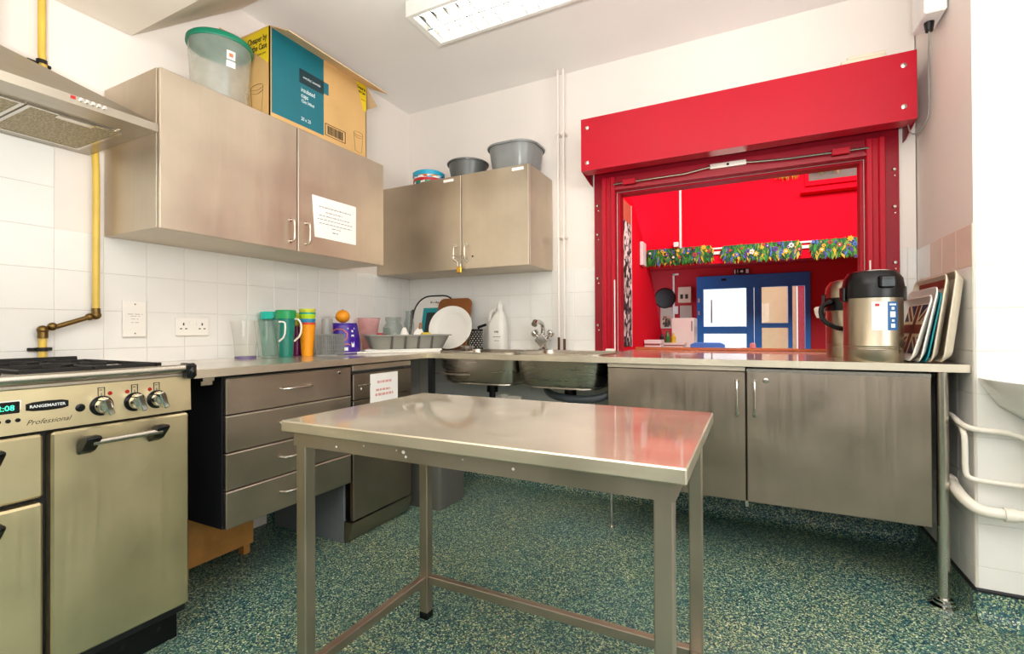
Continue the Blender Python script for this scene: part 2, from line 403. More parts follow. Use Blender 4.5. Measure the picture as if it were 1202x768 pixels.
for a, b in (((-.1, YE - .1, 0), (1.55, YE, H)), ((3.95, YE - .1, 0), (XE + .1, YE, H)), ((1.55, YE - .1, 0), (3.95, YE, 1.2)), ((1.55, YE - .1, 2.25), (3.95, YE, H))): g.box(a, b)
struct('wall_rear', g, M['paint_white'])
g = G()
for x in (1.57, 2.75, 3.93): g.box((x - .025, YE - .06, 1.2), (x + .025, YE - .02, 2.25))
for z in (1.225, 2.225): g.box((1.55, YE - .06, z - .025), (3.95, YE - .02, z + .025))
struct('window_1', g, M['white'])
g = G()
for y in (-3.68, -2.7, -1.72): g.box((XE + .02, y - .025, 1.2), (XE + .06, y + .025, 2.25))
for z in (1.225, 2.225): g.box((XE + .02, -3.7, z - .025), (XE + .06, -1.7, z + .025))
struct('window_2', g, M['white'])
g = G(); g.box((0, YE, 0), (XE, YE + .03, 1.2)); struct('reflection_panel', g, plain('brown_reflection_panel', '5e564a', .5))  # unseen panel added to darken reflections in the base cupboard doors
# bulkhead over the cooker: flat underside, end sloping up to the ceiling
g = G(); g.prism([(0, YE, 2.282), (0, -1.827, 2.282), (0, -1.343, H - .001), (0, YE, H - .001)], (1.25, 0, 0)); struct('trim_1', g, M['bulk'])

# wall tiles, each piece bevelled and proud of the grout
P_ = .1530; ZT = 1.4215; PZ = .1527
def tile_mesh(a, b, t=.0045):
    """tile in its own u,v plane with bevelled front edges, front at w = 0"""
    g = G(); bv = .0014; gp = .0008; w_, h = a / 2 - gp, b / 2 - gp
    A = [(-w_, -h, -t), (w_, -h, -t), (w_, h, -t), (-w_, h, -t)]; B = [(-w_ , -h, -bv*.6), (w_, -h, -bv*.6), (w_, h, -bv*.6), (-w_, h, -bv*.6)]
    Cc = [(x * (1 - bv / w_), y * (1 - bv / h), 0) for x, y, _ in A]
    loft(g, [A, B, Cc]); me = g.mesh('tile', M['tile'])
    for p in me.polygons: p.use_smooth = False
    return me
TM = {}
def tile(parent, mk, u, v, du, dv, mat=None):
    key = (round(du, 3), round(dv, 3), mat)
    if key not in TM:
        TM[key] = tile_mesh(du, dv)
        if mat: TM[key].materials[0] = M[mat]
    o = bpy.data.objects.new('tile', TM[key]); COL.objects.link(o); o.parent = parent; o.matrix_local = mk(u, v)
def spans(lo, hi, origin, pitch):
    k = math.floor((lo - origin) / pitch + 1e-4); out = []
    while origin + k * pitch < hi - 1e-4:
        a, b = max(lo, origin + k * pitch), min(hi, origin + (k + 1) * pitch)
        if b - a > .012: out.append((a, b))
        k += 1
    return out
def tilefield(parent, mk, u0, u1, v0, v1, uo, vo, matf=None):
    for a, b in spans(u0, u1, uo, P_):
        for c, d in spans(v0, v1, vo, PZ): tile(parent, mk, (a + b) / 2, (c + d) / 2, b - a, d - c, matf(a, c) if matf else None)
YL = -2.0742
lw = lambda u, v: on_left(0, u, v)
tilefield(wall_left, lw, -2.69, 0, .86, ZT, YL, ZT)
tilefield(wall_left, lw, -2.69, YL, ZT, ZT + 2 * PZ, YL, ZT)
bwk = lambda u, v: on_back(u, 0, v)
tilefield(wall_back, bwk, 0, 1.457, .55, ZT, 1.0107, ZT)
tilefield(wall_back, bwk, 2.969, XR, .70, ZT, 1.0107, ZT)
nibm = lambda u, v: basis((0, -1, 0), (0, 0, 1), (-1, 0, 0), (XR, -u, v))
tilefield(wall_right, nibm, 0, -YN - .006, .105, 1.408, .03, 1.408, lambda a, c: 'tile_beige' if c > 1.25 and a > .05 else None)
facm = lambda u, v: on_back(u, YN, v)
tilefield(wall_right, facm, XR + .004, 3.82, .105, 1.408, XR + .16, 1.408)
# grout beds behind the tiles
for nm, a, b in (('trim_2', (-.0049, -2.69, .86), (-.0022, 0, ZT)), ('trim_3', (0, .0022, .55), (1.457, .0049, ZT)), ('trim_4', (XR + .0022, YN, .105), (XR + .0049, 0, 1.408)), ('trim_5', (XR, YN + .0022, .105), (3.82, YN + .0049, 1.408)), ('trim_6', (-.0049, -2.69, ZT), (-.0022, YL, ZT + 2 * PZ)), ('trim_7', (2.969, .0022, .7), (XR, .0049, ZT))):
    g = G(); g.box(a, b); struct(nm, g, M['grout'])
# coved vinyl skirting with a black cap strip
def cove(name, p0, p1, out, h=.1):
    p0 = Vector(p0); p1 = Vector(p1); out = Vector(out); g = G(); pr = [(0, 0), (.055, 0), (.032, .006), (.016, .018), (.008, .036), (.005, h), (0, h)]
    g.prism([p0 + out * a + Vector((0, 0, b + .0006)) for a, b in pr], p1 - p0)
    o = struct(name, g, M['floor'])
    g = G(); g.prism([p0 + out * a + Vector((0, 0, h + b)) for a, b in ((0, 0), (.008, 0), (.008, .007), (.003, .012), (0, .012))], p1 - p0)
    c = bpy.data.objects.new('cap_strip', g.mesh('cap_strip', M['cap'])); COL.objects.link(c); c.parent = o
cove('baseboard_right', (XR, 0, 0), (XR, YN, 0), (-1, 0, 0)); cove('baseboard_front', (XR, YN, 0), (XE, YN, 0), (0, -1, 0))
cove('baseboard_back', (0, 0, 0), (XR, 0, 0), (0, -1, 0)); cove('baseboard_left', (0, -1.2, 0), (0, 0, 0), (1, 0, 0))

# ------------------------------------------------------------------ worktop with two sinks and the run through the hatch
ZC = .9; TC = .029
t_ = thing('worktop', 'continuous L-shaped stainless steel worktop with two hanging sink bowls along the tiled walls', 'worktop', (.31, -.31, ZC))
BW = ((.66, 1.155), (1.175, 1.65)); BY0, BY1 = -.555, -.13
g = G(); g.cells([.0025, .629, .66, 1.155, 1.175, 1.65, XR - .003], [-1.93, -.626, BY0, BY1, -.0025], lambda x, y: not (x > .629 and y < -.626) and not any(a < x < b and BY0 < y < BY1 for a, b in BW), ZC - TC, ZC)
part('worktop_slab', g, M['steel_top'], t_)
for a, b in BW:
    cx, cy = (a + b) / 2, (BY0 + BY1) / 2; W_, D_ = b - a, BY1 - BY0
    def rr(k, z, r): return [(cx + x, cy + y, z) for x, y in rrect(W_ * k, D_ * k, r)]
    g = G(); rings = [rr(1.03, ZC + .006, .05), rr(1.03, ZC - .03, .06), rr(1.0, ZC - .14, .08), rr(.97, ZC - .165, .09), rr(.86, ZC - .182, .1), rr(.84, ZC - .176, .1), rr(.94, ZC - .16, .09), rr(.975, ZC - .13, .08), rr(1.0, ZC + .002, .055), rr(1.0, ZC + .006, .05)]
    loft(g, rings[:5]) if 0 else None
    t = bmesh.new(); R = [[t.verts.new(p) for p in r] for r in rings]
    for A, B in zip(R, R[1:]):
        for k in range(len(A)): t.faces.new((A[k], A[(k + 1) % len(A)], B[(k + 1) % len(A)], B[k]))
    for k in range(len(R[0])): t.faces.new((R[-1][k], R[-1][(k + 1) % len(R[0])], R[0][(k + 1) % len(R[0])], R[0][k]))
    t.faces.new(R[4]); t.faces.new(R[5])
    bmesh.ops.recalc_face_normals(t, faces=t.faces); g._merge(t)
    bowl = part('sink_bowl', g, M['bowlsteel'], t_)
    g = G(); g.lathe([(0, 0), (.035, 0), (.035, .006), (0, .008)], (cx, cy, ZC - .176)); part('drain', g, M['chrome'], bowl)
g = G(); g.box((1.627, -.0022, ZC - TC), (2.806, .33, ZC)); sill = struct('trim_8', g, M['steel_top'])
g = G(); g.box((1.64, .285, ZC), (2.80, .33, ZC + .016), .004); o = struct('wooden_lip', g, M['woodlip'], sill)
g = G(); g.box((.633, -.62, .0), (.663, -.59, ZC - TC)); part('leg', g, M['blackmatt'], t_); 
g = G(); g.box((.605, -.60, .80), (1.69, -.585, .825)) if 0 else g.box((.64, -.585, .775), (.9, -.575, .782)); part('brace', g, M['steel_leg'], t_)
g = G(); g.cyl((2.962, -.59, .012), (2.962, -.59, ZC - TC), .0185, 20); lg = part('leg', g, M['satin'], t_)
g = G(); g.lathe([(0, 0), (.045, 0), (.045, .006), (.034, .012), (.034, .02), (.027, .024), (.027, .03), (0, .03)], (2.962, -.59, 0)); part('foot_flange', g, M['chrome'], lg)
g = G(); g.cyl((1.667, -.43, 0.004), (1.667, -.43, .30), .009, 12); lg2 = part('leg', g, M['satin'], t_); g = G(); g.lathe([(0, 0), (.018, 0), (.018, .006), (0, .008)], (1.667, -.43, 0)); part('foot', g, M['satin'], lg2)

# plumbing below the sinks
g = G()
for a, b in BW:
    cx = (a + b) / 2; g.cyl((cx, -.34, .60), (cx, -.34, .717), .02, 14); g.lathe([(0, .655), (.034, .655), (.034, .695), (0, .695)], (cx, -.34, 0))
g.tube([(.907, -.34, .61), (.907, -.34, .56), (.97, -.34, .53), (1.2, -.33, .55), (1.35, -.33, .6), (1.4125, -.34, .61)], .02, 10, smooth=2)
g.tube([(1.4125, -.34, .61), (1.4125, -.3, .53), (1.45, -.2, .5), (1.45, -.02, .5)], .02, 10, smooth=2)
wt = solo('waste_trap', g, M['black'], 'black plastic waste trap and pipes under the two sink bowls', 'waste pipe')
g = G(); g.tube([(1.63, -.28, .80), (1.68, -.36, .76), (1.68, -.42, .70), (1.6, -.46, .665), (1.45, -.44, .655), (1.3, -.36, .66), (1.2, -.2, .68), (1.15, -.03, .70)], .021, 12, smooth=2)
solo('drain_hose', g, M['rubber'], 'grey flexible hose looping below the right-hand sink bowl', 'hose')
g = G(); g.box((.95, -.30, .60), (.99, -.26, .64)); g.box((.90, -.29, .61), (1.08, -.27, .63))
solo('pipe_coupling', g, M['pvc'], 'white pipe coupling under the left-hand sink bowl', 'pipe')
# taps
tp = thing('mixer_tap', 'chrome two-handled mixer tap standing behind the steel sinks', 'tap', (1.135, -.075, ZC))
g = G(); g.lathe([(0, 0), (.032, 0), (.032, .01), (.02, .02), (.02, .06), (0, .062)], (1.135, -.075, ZC)); part('base', g, M['chrome'], tp)
g = G(); g.box((-.034, -.03, -.034), (.034, .03, .034), .004, mtx=Matrix.Translation((1.135, -.085, ZC + .065)) @ Matrix.Rotation(PI / 4, 4, 'Y')); part('valve_body', g, M['chrome'], tp)
for s in (-1, 1):
    g = G(); m = Matrix.Translation((1.135 + s * .028, -.085, ZC + .085)) @ Matrix.Rotation(s * PI / 4, 4, 'Y'); gg = G(m)
    gg.lathe([(0, 0), (.012, 0), (.012, .02), (.024, .024), (.026, .045), (.02, .052), (0, .054)]); part('tap_handle', gg, M['chrome'], tp)
g = G(); g.tube([(1.135, -.08, ZC + .09), (1.135, -.08, ZC + .14), (1.14, -.1, ZC + .17), (1.142, -.16, ZC + .185), (1.143, -.22, ZC + .18)], .014, 12, smooth=2); g.cyl((1.143, -.215, ZC + .182), (1.143, -.235, ZC + .165), .019, 14); part('spout', g, M['chrome'], tp)

# ------------------------------------------------------------------ range cooker
def bar_handle(parent, x, ya, yb, z, name='handle'):
    g = G(); g.cyl((x + .045, ya, z), (x + .045, yb, z), .0085, 14); h = part(name, g, M['satin'], parent, 'satin bar held by black end brackets')
    return h
CK = thing('range_cooker', 'stainless steel range cooker with black trim standing under the extractor hood', 'cooker', (.33, -2.51, 0))
XF = .655; YR = -1.957; YLf = -3.06
g = G(); g.box((.05, YLf, .10), (.625, YR, .885), .003); part('body', g, M['blackmatt'], CK)
g = G(); g.box((.05, YLf + .02, .002), (.585, YR - .006, .10)); pl = part('plinth', g, M['black'], CK)
g = G()
for y in (-2.02, -2.12):
    g = G(); g.lathe([(0, 0), (.008, 0), (.008, .002), (0, .003)], (.5855, y, .055), 12, 'x'); part('vent_screw', g, M['iron'], pl)
g = G(); g.prism([(.60, YLf, .772), (.657, YLf, .772), (.653, YLf, .885), (.645, YLf, .893), (.60, YLf, .893)], (0, YR - YLf, 0)); cp = part('control_panel', g, M['steel_oven'], CK)
g = G(); g.box((.05, YLf, .885), (.66, YR, .898), .003); hb = part('hob_plate', g, M['steel'], CK)
g = G(); g.box((.05, YLf, .898), (.066, -2.03, .942), .003); part('back_guard', g, M['iron'], CK)
g = G(); g.cyl((.668, YLf, .912), (.668, YR - .01, .912), .0125, 18); rl = part('hob_rail', g, M['satin'], CK)
g = G(); g.box((.63, YR - .028, .878), (.69, YR + .004, .928), .008, 2); g.ball((.672, YR - .012, .90), .024, (1, .6, 1)); part('rail_end', g, M['black'], rl, 'black end bracket of the rail')
for y0, y1 in ((-2.36, -2.0), (-2.72, -2.38), (-3.04, -2.74)):
    g = G()
    for x in (.09, .32, .56): g.box((x - .006, y0 + .012, .918), (x + .006, y1 - .012, .930), .002)
    for y in (y0 + .012, (y0 + y1) / 2, y1 - .012): g.box((.07, y - .006, .918), (.58, y + .006, .930), .002)
    for x in (.09, .56):
        for y in (y0 + .02, y1 - .02): g.box((x - .008, y - .008, .898), (x + .008, y + .008, .92))
    for x in (.2, .44):
        for k in range(4):
            a = k * PI / 2 + PI / 4; g.box((.018, -.005, .92), (.08, .005, .936), .002, mtx=Matrix.Translation((x, (y0 + y1) / 2, 0)) @ Matrix.Rotation(a, 4, 'Z'))
    part('pan_support', g, M['iron'], hb)
    for x in (.2, .44):
        g = G(); g.lathe([(0, .898), (.05, .898), (.05, .908), (.036, .911), (.036, .917), (0, .919)], (x, (y0 + y1) / 2, 0), 20); part('burner', g, M['iron'], hb)
# knobs, lamps, display and badge on the control panel
for y in (-2.202, -2.119, -2.059, -2.62, -2.72, -2.82, -2.92):
    z = .820
    g = G(); g.lathe([(0, 0), (.0285, 0), (.0285, .004), (0, .005)], (.6545, y, z), 28, 'x'); kb = part('knob_bezel', g, M['black'], cp)
    g = G(); m = Matrix.Translation((.660, y, z)) @ Matrix.Rotation(math.radians(18), 4, 'X')
    gg = G(m); gg.lathe([(.021, 0), (.021, .014), (.017, .022), (0, .023)], (0, 0, 0), 24, 'x'); gg.box((.008, -.008, -.026), (.042, .008, .026), .003); part('knob', gg, M['chrome'], kb) if 0 else None
    k = part('control_knob', gg, M['chrome'], cp, 'chrome control knob')
    g = G(); zz = z + .038
    for (a, b) in (((y - .0085, zz - .0145), (y - .0068, zz + .0145)), ((y + .0068, zz - .0145), (y + .0085, zz + .0145)), ((y - .0085, zz + .0128), (y + .0085, zz + .0145)), ((y - .004, zz + .006), (y + .002, zz + .008)), ((y - .0006, zz - .012), (y + .0006, zz - .002))): g.box((.6535, a[0], a[1]), (.6552, b[0], b[1]))
    part('printed_symbol', g, M['ink'], cp)
    g = G(); g.lathe([(0, 0), (.0062, 0), (.005, .003), (0, .0035)], (.6535, y + (.021 if y == -2.202 else -.019), .853), 14, 'x'); part('indicator_lamp', g, M['lampred'], cp, 'small red lamp')
g = G(); g.lathe([(0, 0), (.011, 0), (.011, .003), (.007, .006), (0, .006)], (.6545, -2.251, .821), 18, 'x'); part('push_button', g, M['black'], cp)
g = G(); g.box((.6535, -2.46, .826), (.6565, -2.374, .856), .0015); dsp = part('clock_display', g, M['black'], cp, 'black display with green digits')
text('12:08', .019, on_left(.657, -2.405, .840), M['led'], cp, 'digits')
g = G(); g.box((.6535, -2.463, .823), (.6548, -2.371, .859), .001); part('display_frame', g, M['white'], cp)
for y in (-2.366, -2.384, -2.402, -2.42):
    g = G(); g.lathe([(0, 0), (.0055, 0), (.005, .004), (0, .0045)], (.6545, y - .012, .808), 14, 'x'); part('clock_button', g, M['black'], cp)
g = G(); g.prism([(.6545, -2.32 + x, .838 + z) for x, z in [(-.043, -.008), (-.03, -.0115), (0, -.013), (.03, -.0115), (.043, -.008), (.043, .008), (.03, .0115), (0, .013), (-.03, .0115), (-.043, .008)]], (.003, 0, 0)); bd = part('badge', g, M['black'], cp, 'black badge with white lettering')
text('RANGEMASTER', .0105, on_left(.6578, -2.32, .838), M['ink_white'], cp, bold=.0002)
text('Professional', .0185, on_left(.6562, -2.318, .797), M['ink'], cp, shear=.45, sx=1.0)
# doors
def oven_door(y0, y1, z0, z1, hz, nm='oven_door'):
    g = G(); g.box((.622, y0, z0), (.662, y1, z1), .006, 2); d = part(nm, g, M['steel_oven'], CK)
    ya, yb = y0 + .070 if y1 - y0 < .5 else y0 + .1, y1 - .105
    h = bar_handle(d, .662, ya, yb, hz)
    for y, s in ((ya, -1), (yb, 1)):
        g = G(); g.prism([(.662, y - .017, hz - .036), (.690, y - .017, hz - .024), (.724, y - .017, hz + .010), (.720, y - .017, hz + .018), (.690, y - .017, hz + .019), (.662, y - .017, hz - .004)], (0, .034, 0), .003); part('handle_bracket', g, M['black'], d, 'black handle bracket')
    return d
oven_door(-2.314, -1.966, .137, .764, .727, 'tall_oven_door'); oven_door(-3.05, -2.330, .598, .764, .727, 'grill_door'); oven_door(-3.05, -2.330, .137, .584, .548)

# ------------------------------------------------------------------ extractor hood
HD = thing('extractor_hood', 'stainless steel pyramid extractor hood on the wall above the cooker', 'extractor hood', (.25, -2.52, 1.728))
g = G(); XH = .49; Y1, Y0 = -1.972, -3.07; zb, zl = 1.728, 1.755
for a, b in (((.40, Y0, zb), (XH, Y1, zl)), ((.0, Y0, zb), (.045, Y1, zl)), ((.045, -2.04, zb), (.40, Y1, zl)), ((.045, Y0, zb), (.40, -3.0, zl))): g.box(a, b)
g.box((.04, Y0 + .01, zb + .003), (.41, Y1 - .01, zb + .006)); part('rim', g, M['hood'], HD)
g = G(); lo = [(0, Y0, zl), (XH, Y0, zl), (XH, Y1, zl), (0, Y1, zl)]; hi = [(0, -2.73, 1.965), (.25, -2.73, 1.965), (.25, -2.31, 1.93), (0, -2.31, 1.93)]
loft(g, [lo, hi]); part('canopy', g, M['hood'], HD)
g = G(); g.box((0, -2.72, 1.94), (.24, -2.32, 2.28)); part('chimney', g, M['hood'], HD)
for y0, y1 in ((-2.268, -2.022), (-2.52, -2.274), (-2.772, -2.526), (-3.02, -2.778)):
    g = G(); g.box((.062, y0 + .01, zb - .002), (.36, y1 - .01, zb + .0028)); f = part('grease_filter', g, M['filter'], HD)
    g = G()
    for a, b in (((.05, y0, zb - .004), (.062, y1, zb + .0028)), ((.36, y0, zb - .004), (.37, y1, zb + .0028)), ((.062, y0, zb - .004), (.36, y0 + .01, zb + .0028)), ((.062, y1 - .01, zb - .004), (.36, y1, zb + .0028))): g.box(a, b)
    part('filter_frame', g, M['satin'], f)
    g = G(); g.box((.335, y0 + .075, zb - .006), (.366, y1 - .075, zb + .0), .001); h = part('filter_latch', g, M['satin'], f)
g = G(); g.box((XH - .001, -2.211, 1.743), (XH + .002, -2.199, 1.752)); part('pilot_lamp', g, M['lampred'], HD, 'small red pilot lamp')
for k in range(5):
    g = G(); g.lathe([(0, 0), (.006, 0), (.0055, .006), (0, .0065)], (XH, -2.186 + k * .0150, 1.7475), 14, 'x'); part('push_button', g, M['chrome'], HD)

# gas pipe
GP = thing('gas_pipe', 'yellow painted gas pipe with tarnished brass elbows running up the tiled wall', 'gas pipe', (.03, -2.117, .9))
g = G(); g.tube([(.03, -2.117, .90), (.03, -2.117, 1.03)], .0115, 12); part('riser', g, M['yellow_pipe'], GP)
g = G(); g.tube([(.03, -1.9595, 1.105), (.03, -1.9595, 1.84), (.03, -1.99, 1.90), (.03, -2.09, 1.93), (.03, -2.121, 1.97), (.03, -2.121, 2.28)], .0115, 12, smooth=1); part('upper_pipe', g, M['yellow_pipe'], GP)
g = G(); g.tube([(.03, -2.085, 1.05), (.03, -1.975, 1.092)], .009, 12); g.ball((.03, -2.117, 1.04), .017); g.ball((.03, -2.09, 1.053), .015); g.ball((.03, -1.9595, 1.098), .017); g.ball((.03, -1.98, 1.091), .014)
g.cyl((.03, -2.117, 1.01), (.03, -2.117, 1.035), .015, 12); g.cyl((.03, -1.9595, 1.10), (.03, -1.9595, 1.125), .0145, 12); part('elbow_joint', g, M['brass'], GP, 'tarnished brass link with elbows')
for y, z in ((-2.117, .97), (-2.121, 2.015)):
    g = G(); g.box((.0, y - .034, z - .006), (.012, y + .034, z + .006), .002); g.lathe([(.0125, -.007), (.0155, -.007), (.0155, .007), (.0125, .007), (.0125, -.007)], (.03, y, z), 16); g.box((.01, y - .004, z - .005), (.02, y + .004, z + .005)); part('pipe_clip', g, M['iron'], GP)

# ------------------------------------------------------------------ wall cupboards
def d_handle_v(parent, kind, p, L, out):
    """small bow handle, upright; kind 'x': faces +x, 'y': faces -y"""
    n = Vector((1, 0, 0)) if kind == 'x' else Vector((0, -1, 0)); p = Vector(p); g = G(); u = Vector((0, 0, 1))
    a, b = p - u * L / 2, p + u * L / 2
    g.tube([a, a + n * out * .8, a + n * out + u * .012, b + n * out - u * .012, b + n * out * .8, b], .0048, 10, smooth=1)
    for q in (a, b): g.cyl(q - n * .0005, q + n * .004, .009, 12)
    return part('handle', g, M['satin'], parent)
UL = thing('wall_cupboard', 'long stainless steel two-door wall cupboard with a paper notice, on the left wall', 'cupboard', (.2, -1.327, 1.4155))
g = G(); g.box((.003, -1.921, 1.4155), (.377, -.722, 2.008), .0012); part('carcass', g, M['steel_v'], UL)
for y0, y1, hy in ((-1.919, -1.328, -1.365), (-1.322, -.73, -1.278)):
    g = G(); g.box((.379, y0, 1.413), (.397, y1, 2.006), .002); d = part('door', g, M['steel_v'], UL); d_handle_v(d, 'x', (.397, hy, 1.505), .1, .03)
UR = thing('wall_cupboard', 'stainless steel wall cupboard with padlocked doors on the back wall under three basins', 'cupboard', (.59, -.18, 1.4155))
g = G(); g.box((.003, -.352, 1.4155), (1.172, -.003, 2.008), .0012); part('carcass', g, M['steel_v'], UR)
for x0, x1, hx in ((.385, .705, .668), (.711, 1.171, .748)):
    g = G(); g.box((x0, -.372, 1.413), (x1, -.354, 2.006), .002); d = part('door', g, M['steel_v'], UR); d_handle_v(d, 'y', (hx, -.372, 1.515), .1, .03)
    g = G(); xa = .575 if x0 < .5 else 1.065; g.box((xa, -.3735, 1.975), (xa + .075, -.372, 1.992)); part('paper_strip', g, M['paper'], d, 'white paper strip stuck at the top edge')
g = G(); g.lathe([(0, 0), (.006, 0), (.006, .003), (0, .003)], (.79, -.372, 1.49), 12, '-y'); part('lock', g, M['iron'], UR)
PL = thing('padlock', 'brass padlock hanging from both handles of the back wall cupboard', 'padlock', (.708, -.395, 1.39))
g = G(); g.box((.69, -.405, 1.388), (.724, -.388, 1.428), .004, 2); part('lock_body', g, M['gold'], PL)
g = G(); g.tube([(.697, -.397, 1.425), (.697, -.397, 1.455), (.672, -.405, 1.475), (.661, -.408, 1.49), (.672, -.410, 1.497), (.708, -.412, 1.482), (.744, -.410, 1.497), (.755, -.408, 1.49), (.744, -.405, 1.475), (.717, -.397, 1.455), (.717, -.397, 1.425)], .003, 8, smooth=2); part('shackle', g, M['satin'], PL)
# notice on the left cupboard
NO = thing('paper_notice', 'white paper notice with grey printed lines stuck on the left wall cupboard door', 'notice', (.398, -1.1, 1.6))
g = G(); g.prism([(.3975, -1.243, 1.706), (.3975, -1.226, 1.50), (.3975, -.952, 1.50), (.3975, -.951, 1.708)], (.0012, 0, 0)); sheet = part('sheet', g, M['paper'], NO)
def scribble(parent, mk, rows, mat, name='printed_lines'):
    """rows of short printed dashes, words too small to read in the photograph"""
    g = G()
    for x0, x1, z, hgt in rows:
        x = x0
        while x < x1 - .004:
            l = min(random.uniform(.008, .026), x1 - x); c = mk(x, z); d = mk(x + l, z + hgt); g.box(c, (d[0] + (.0003 if abs(d[0] - c[0]) < 1e-6 else 0), d[1] + (-.0003 if abs(d[1] - c[1]) < 1e-6 else 0), d[2])); x += l + .005
    o = part(name, g, mat, parent); o['kind'] = 'stuff'; return o
scribble(NO, lambda u, z: (.3988, u, z), [(-1.2, -.99, 1.655, .005), (-1.16, -1.05, 1.632, .004), (-1.2, -1.0, 1.612, .004), (-1.21, -.98, 1.593, .004), (-1.2, -.985, 1.573, .004), (-1.12, -1.06, 1.556, .004), (-1.115, -1.075, 1.535, .005)], M['ink_grey'])

# ------------------------------------------------------------------ base units, left run
DU = thing('drawer_unit', 'hanging four-drawer stainless steel unit with black sides under the left worktop', 'drawers', (.3, -1.5, .302))
g = G(); g.box((.05, -1.81, .302), (.588, -1.197, .866), .0015); part('carcass', g, M['blackmatt'], DU)
zs = [.302, .443, .583, .722, .862]
for i in range(4):
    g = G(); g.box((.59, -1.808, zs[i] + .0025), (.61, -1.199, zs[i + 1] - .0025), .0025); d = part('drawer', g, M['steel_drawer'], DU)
    zc = (zs[i] + zs[i + 1]) / 2 + .005; g = G(); ya, yb = -1.585, -1.43
    g.tube([(.61, ya, zc), (.633, ya + .01, zc), (.642, ya + .04, zc), (.642, yb - .04, zc), (.633, yb - .01, zc), (.61, yb, zc)], .005, 10, smooth=2); part('handle', g, M['satin'], d)
    g = G(); g.prism([(.606, -1.808, zs[i + 1] - .0022), (.6118, -1.808, zs[i + 1] - .0062), (.6095, -1.808, zs[i + 1] - .0075)], (0, .609, 0)); part('top_edge', g, M['edge'], d)
    if i == 3:
        g = G(); g.lathe([(0, 0), (.0085, 0), (.008, .004), (0, .005)], (.61, -1.27, .838), 14, 'x'); part('lock', g, M['chrome'], d)
g = G(); g.box((.57, -1.885, .855), (.60, -1.845, .8705)); g.box((.585, -1.885, .84), (.589, -1.845, .8705))
solo('fixing_bracket', g, M['satin'], 'small metal bracket under the worktop between cooker and drawers', 'bracket')
WP = thing('wooden_stand', 'low chipboard stand on short feet on the floor under the drawer unit', 'stand', (.15, -1.6, 0))
g = G(); g.box((.02, -1.78, .05), (.25, -1.45, .28), .002); part('box', g, M['wood'], WP)
for x, y in ((.21, -1.47), (.05, -1.47), (.21, -1.74), (.05, -1.74)):
    g = G(); g.box((x - .02, y - .015, 0), (x + .02, y + .015, .05)); part('foot', g, M['wood'], WP)
DW = thing('dishwasher', 'under-counter stainless steel dishwasher with a red-lettered notice, beside the drawers', 'dishwasher', (.33, -.97, 0))
g = G(); g.box((.05, -1.193, .0), (.555, -.742, .855), .002); part('body', g, M['side_grey'], DW)
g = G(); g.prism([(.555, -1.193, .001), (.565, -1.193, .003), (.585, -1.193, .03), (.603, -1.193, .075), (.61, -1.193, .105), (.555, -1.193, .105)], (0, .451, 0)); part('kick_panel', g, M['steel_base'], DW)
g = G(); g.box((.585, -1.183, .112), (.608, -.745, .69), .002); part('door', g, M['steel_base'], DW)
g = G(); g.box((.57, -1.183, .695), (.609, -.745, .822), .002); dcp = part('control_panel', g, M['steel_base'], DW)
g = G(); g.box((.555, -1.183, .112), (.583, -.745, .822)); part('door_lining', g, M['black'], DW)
g = G(); g.box((.56, -1.185, .836), (.607, -.745, .864), .002); part('top_strip', g, M['steel_v'], DW)
for k in range(5):
    g = G(); g.lathe([(0, 0), (.0045, 0), (.004, .004), (0, .0045)], (.609, -1.145 + k * .018, .762), 10, 'x'); part('button', g, M['chrome'], dcp)
g = G(); g.box((.609, -1.135, .742), (.6095, -1.128, .752)); part('symbol', g, M['ink_white'], dcp)
N2 = thing('paper_notice', 'white paper notice with faint red writing stuck on the dishwasher front', 'notice', (.611, -.965, .655))
g = G(); g.box((.6095, -1.07, .655), (.611, -.862, .812)); part('sheet', g, M['paper'], N2)
scribble(N2, lambda u, z: (.6112, u, z), [(-1.02, -.91, .762, .012), (-1.03, -.925, .722, .011), (-1.035, -.9, .697, .013)], M['ink_red'])
g = G(); bs = [((.45, -.655), .0), ]
BN = thing('waste_bin', 'dark grey plastic bin on the floor below the left sink bowl', 'bin', (.6, -.52, 0))
def bin_ring(x0, y0, x1, y1, z, r=.025): return [((x0 + x1) / 2 + a, (y0 + y1) / 2 + b, z) for a, b in rrect(x1 - x0, y1 - y0, r, 3)]
g = G(); loft(g, [bin_ring(.505, -.65, .735, -.385, .001), bin_ring(.495, -.66, .745, -.375, .44), bin_ring(.487, -.668, .753, -.367, .44), bin_ring(.487, -.668, .753, -.367, .462)]); part('bucket', g, M['bin'], BN)
g = G(); loft(g, [bin_ring(.49, -.665, .75, -.37, .463), bin_ring(.495, -.66, .745, -.375, .49), bin_ring(.54, -.61, .70, -.42, .505)]); part('lid', g, M['bin'], BN)

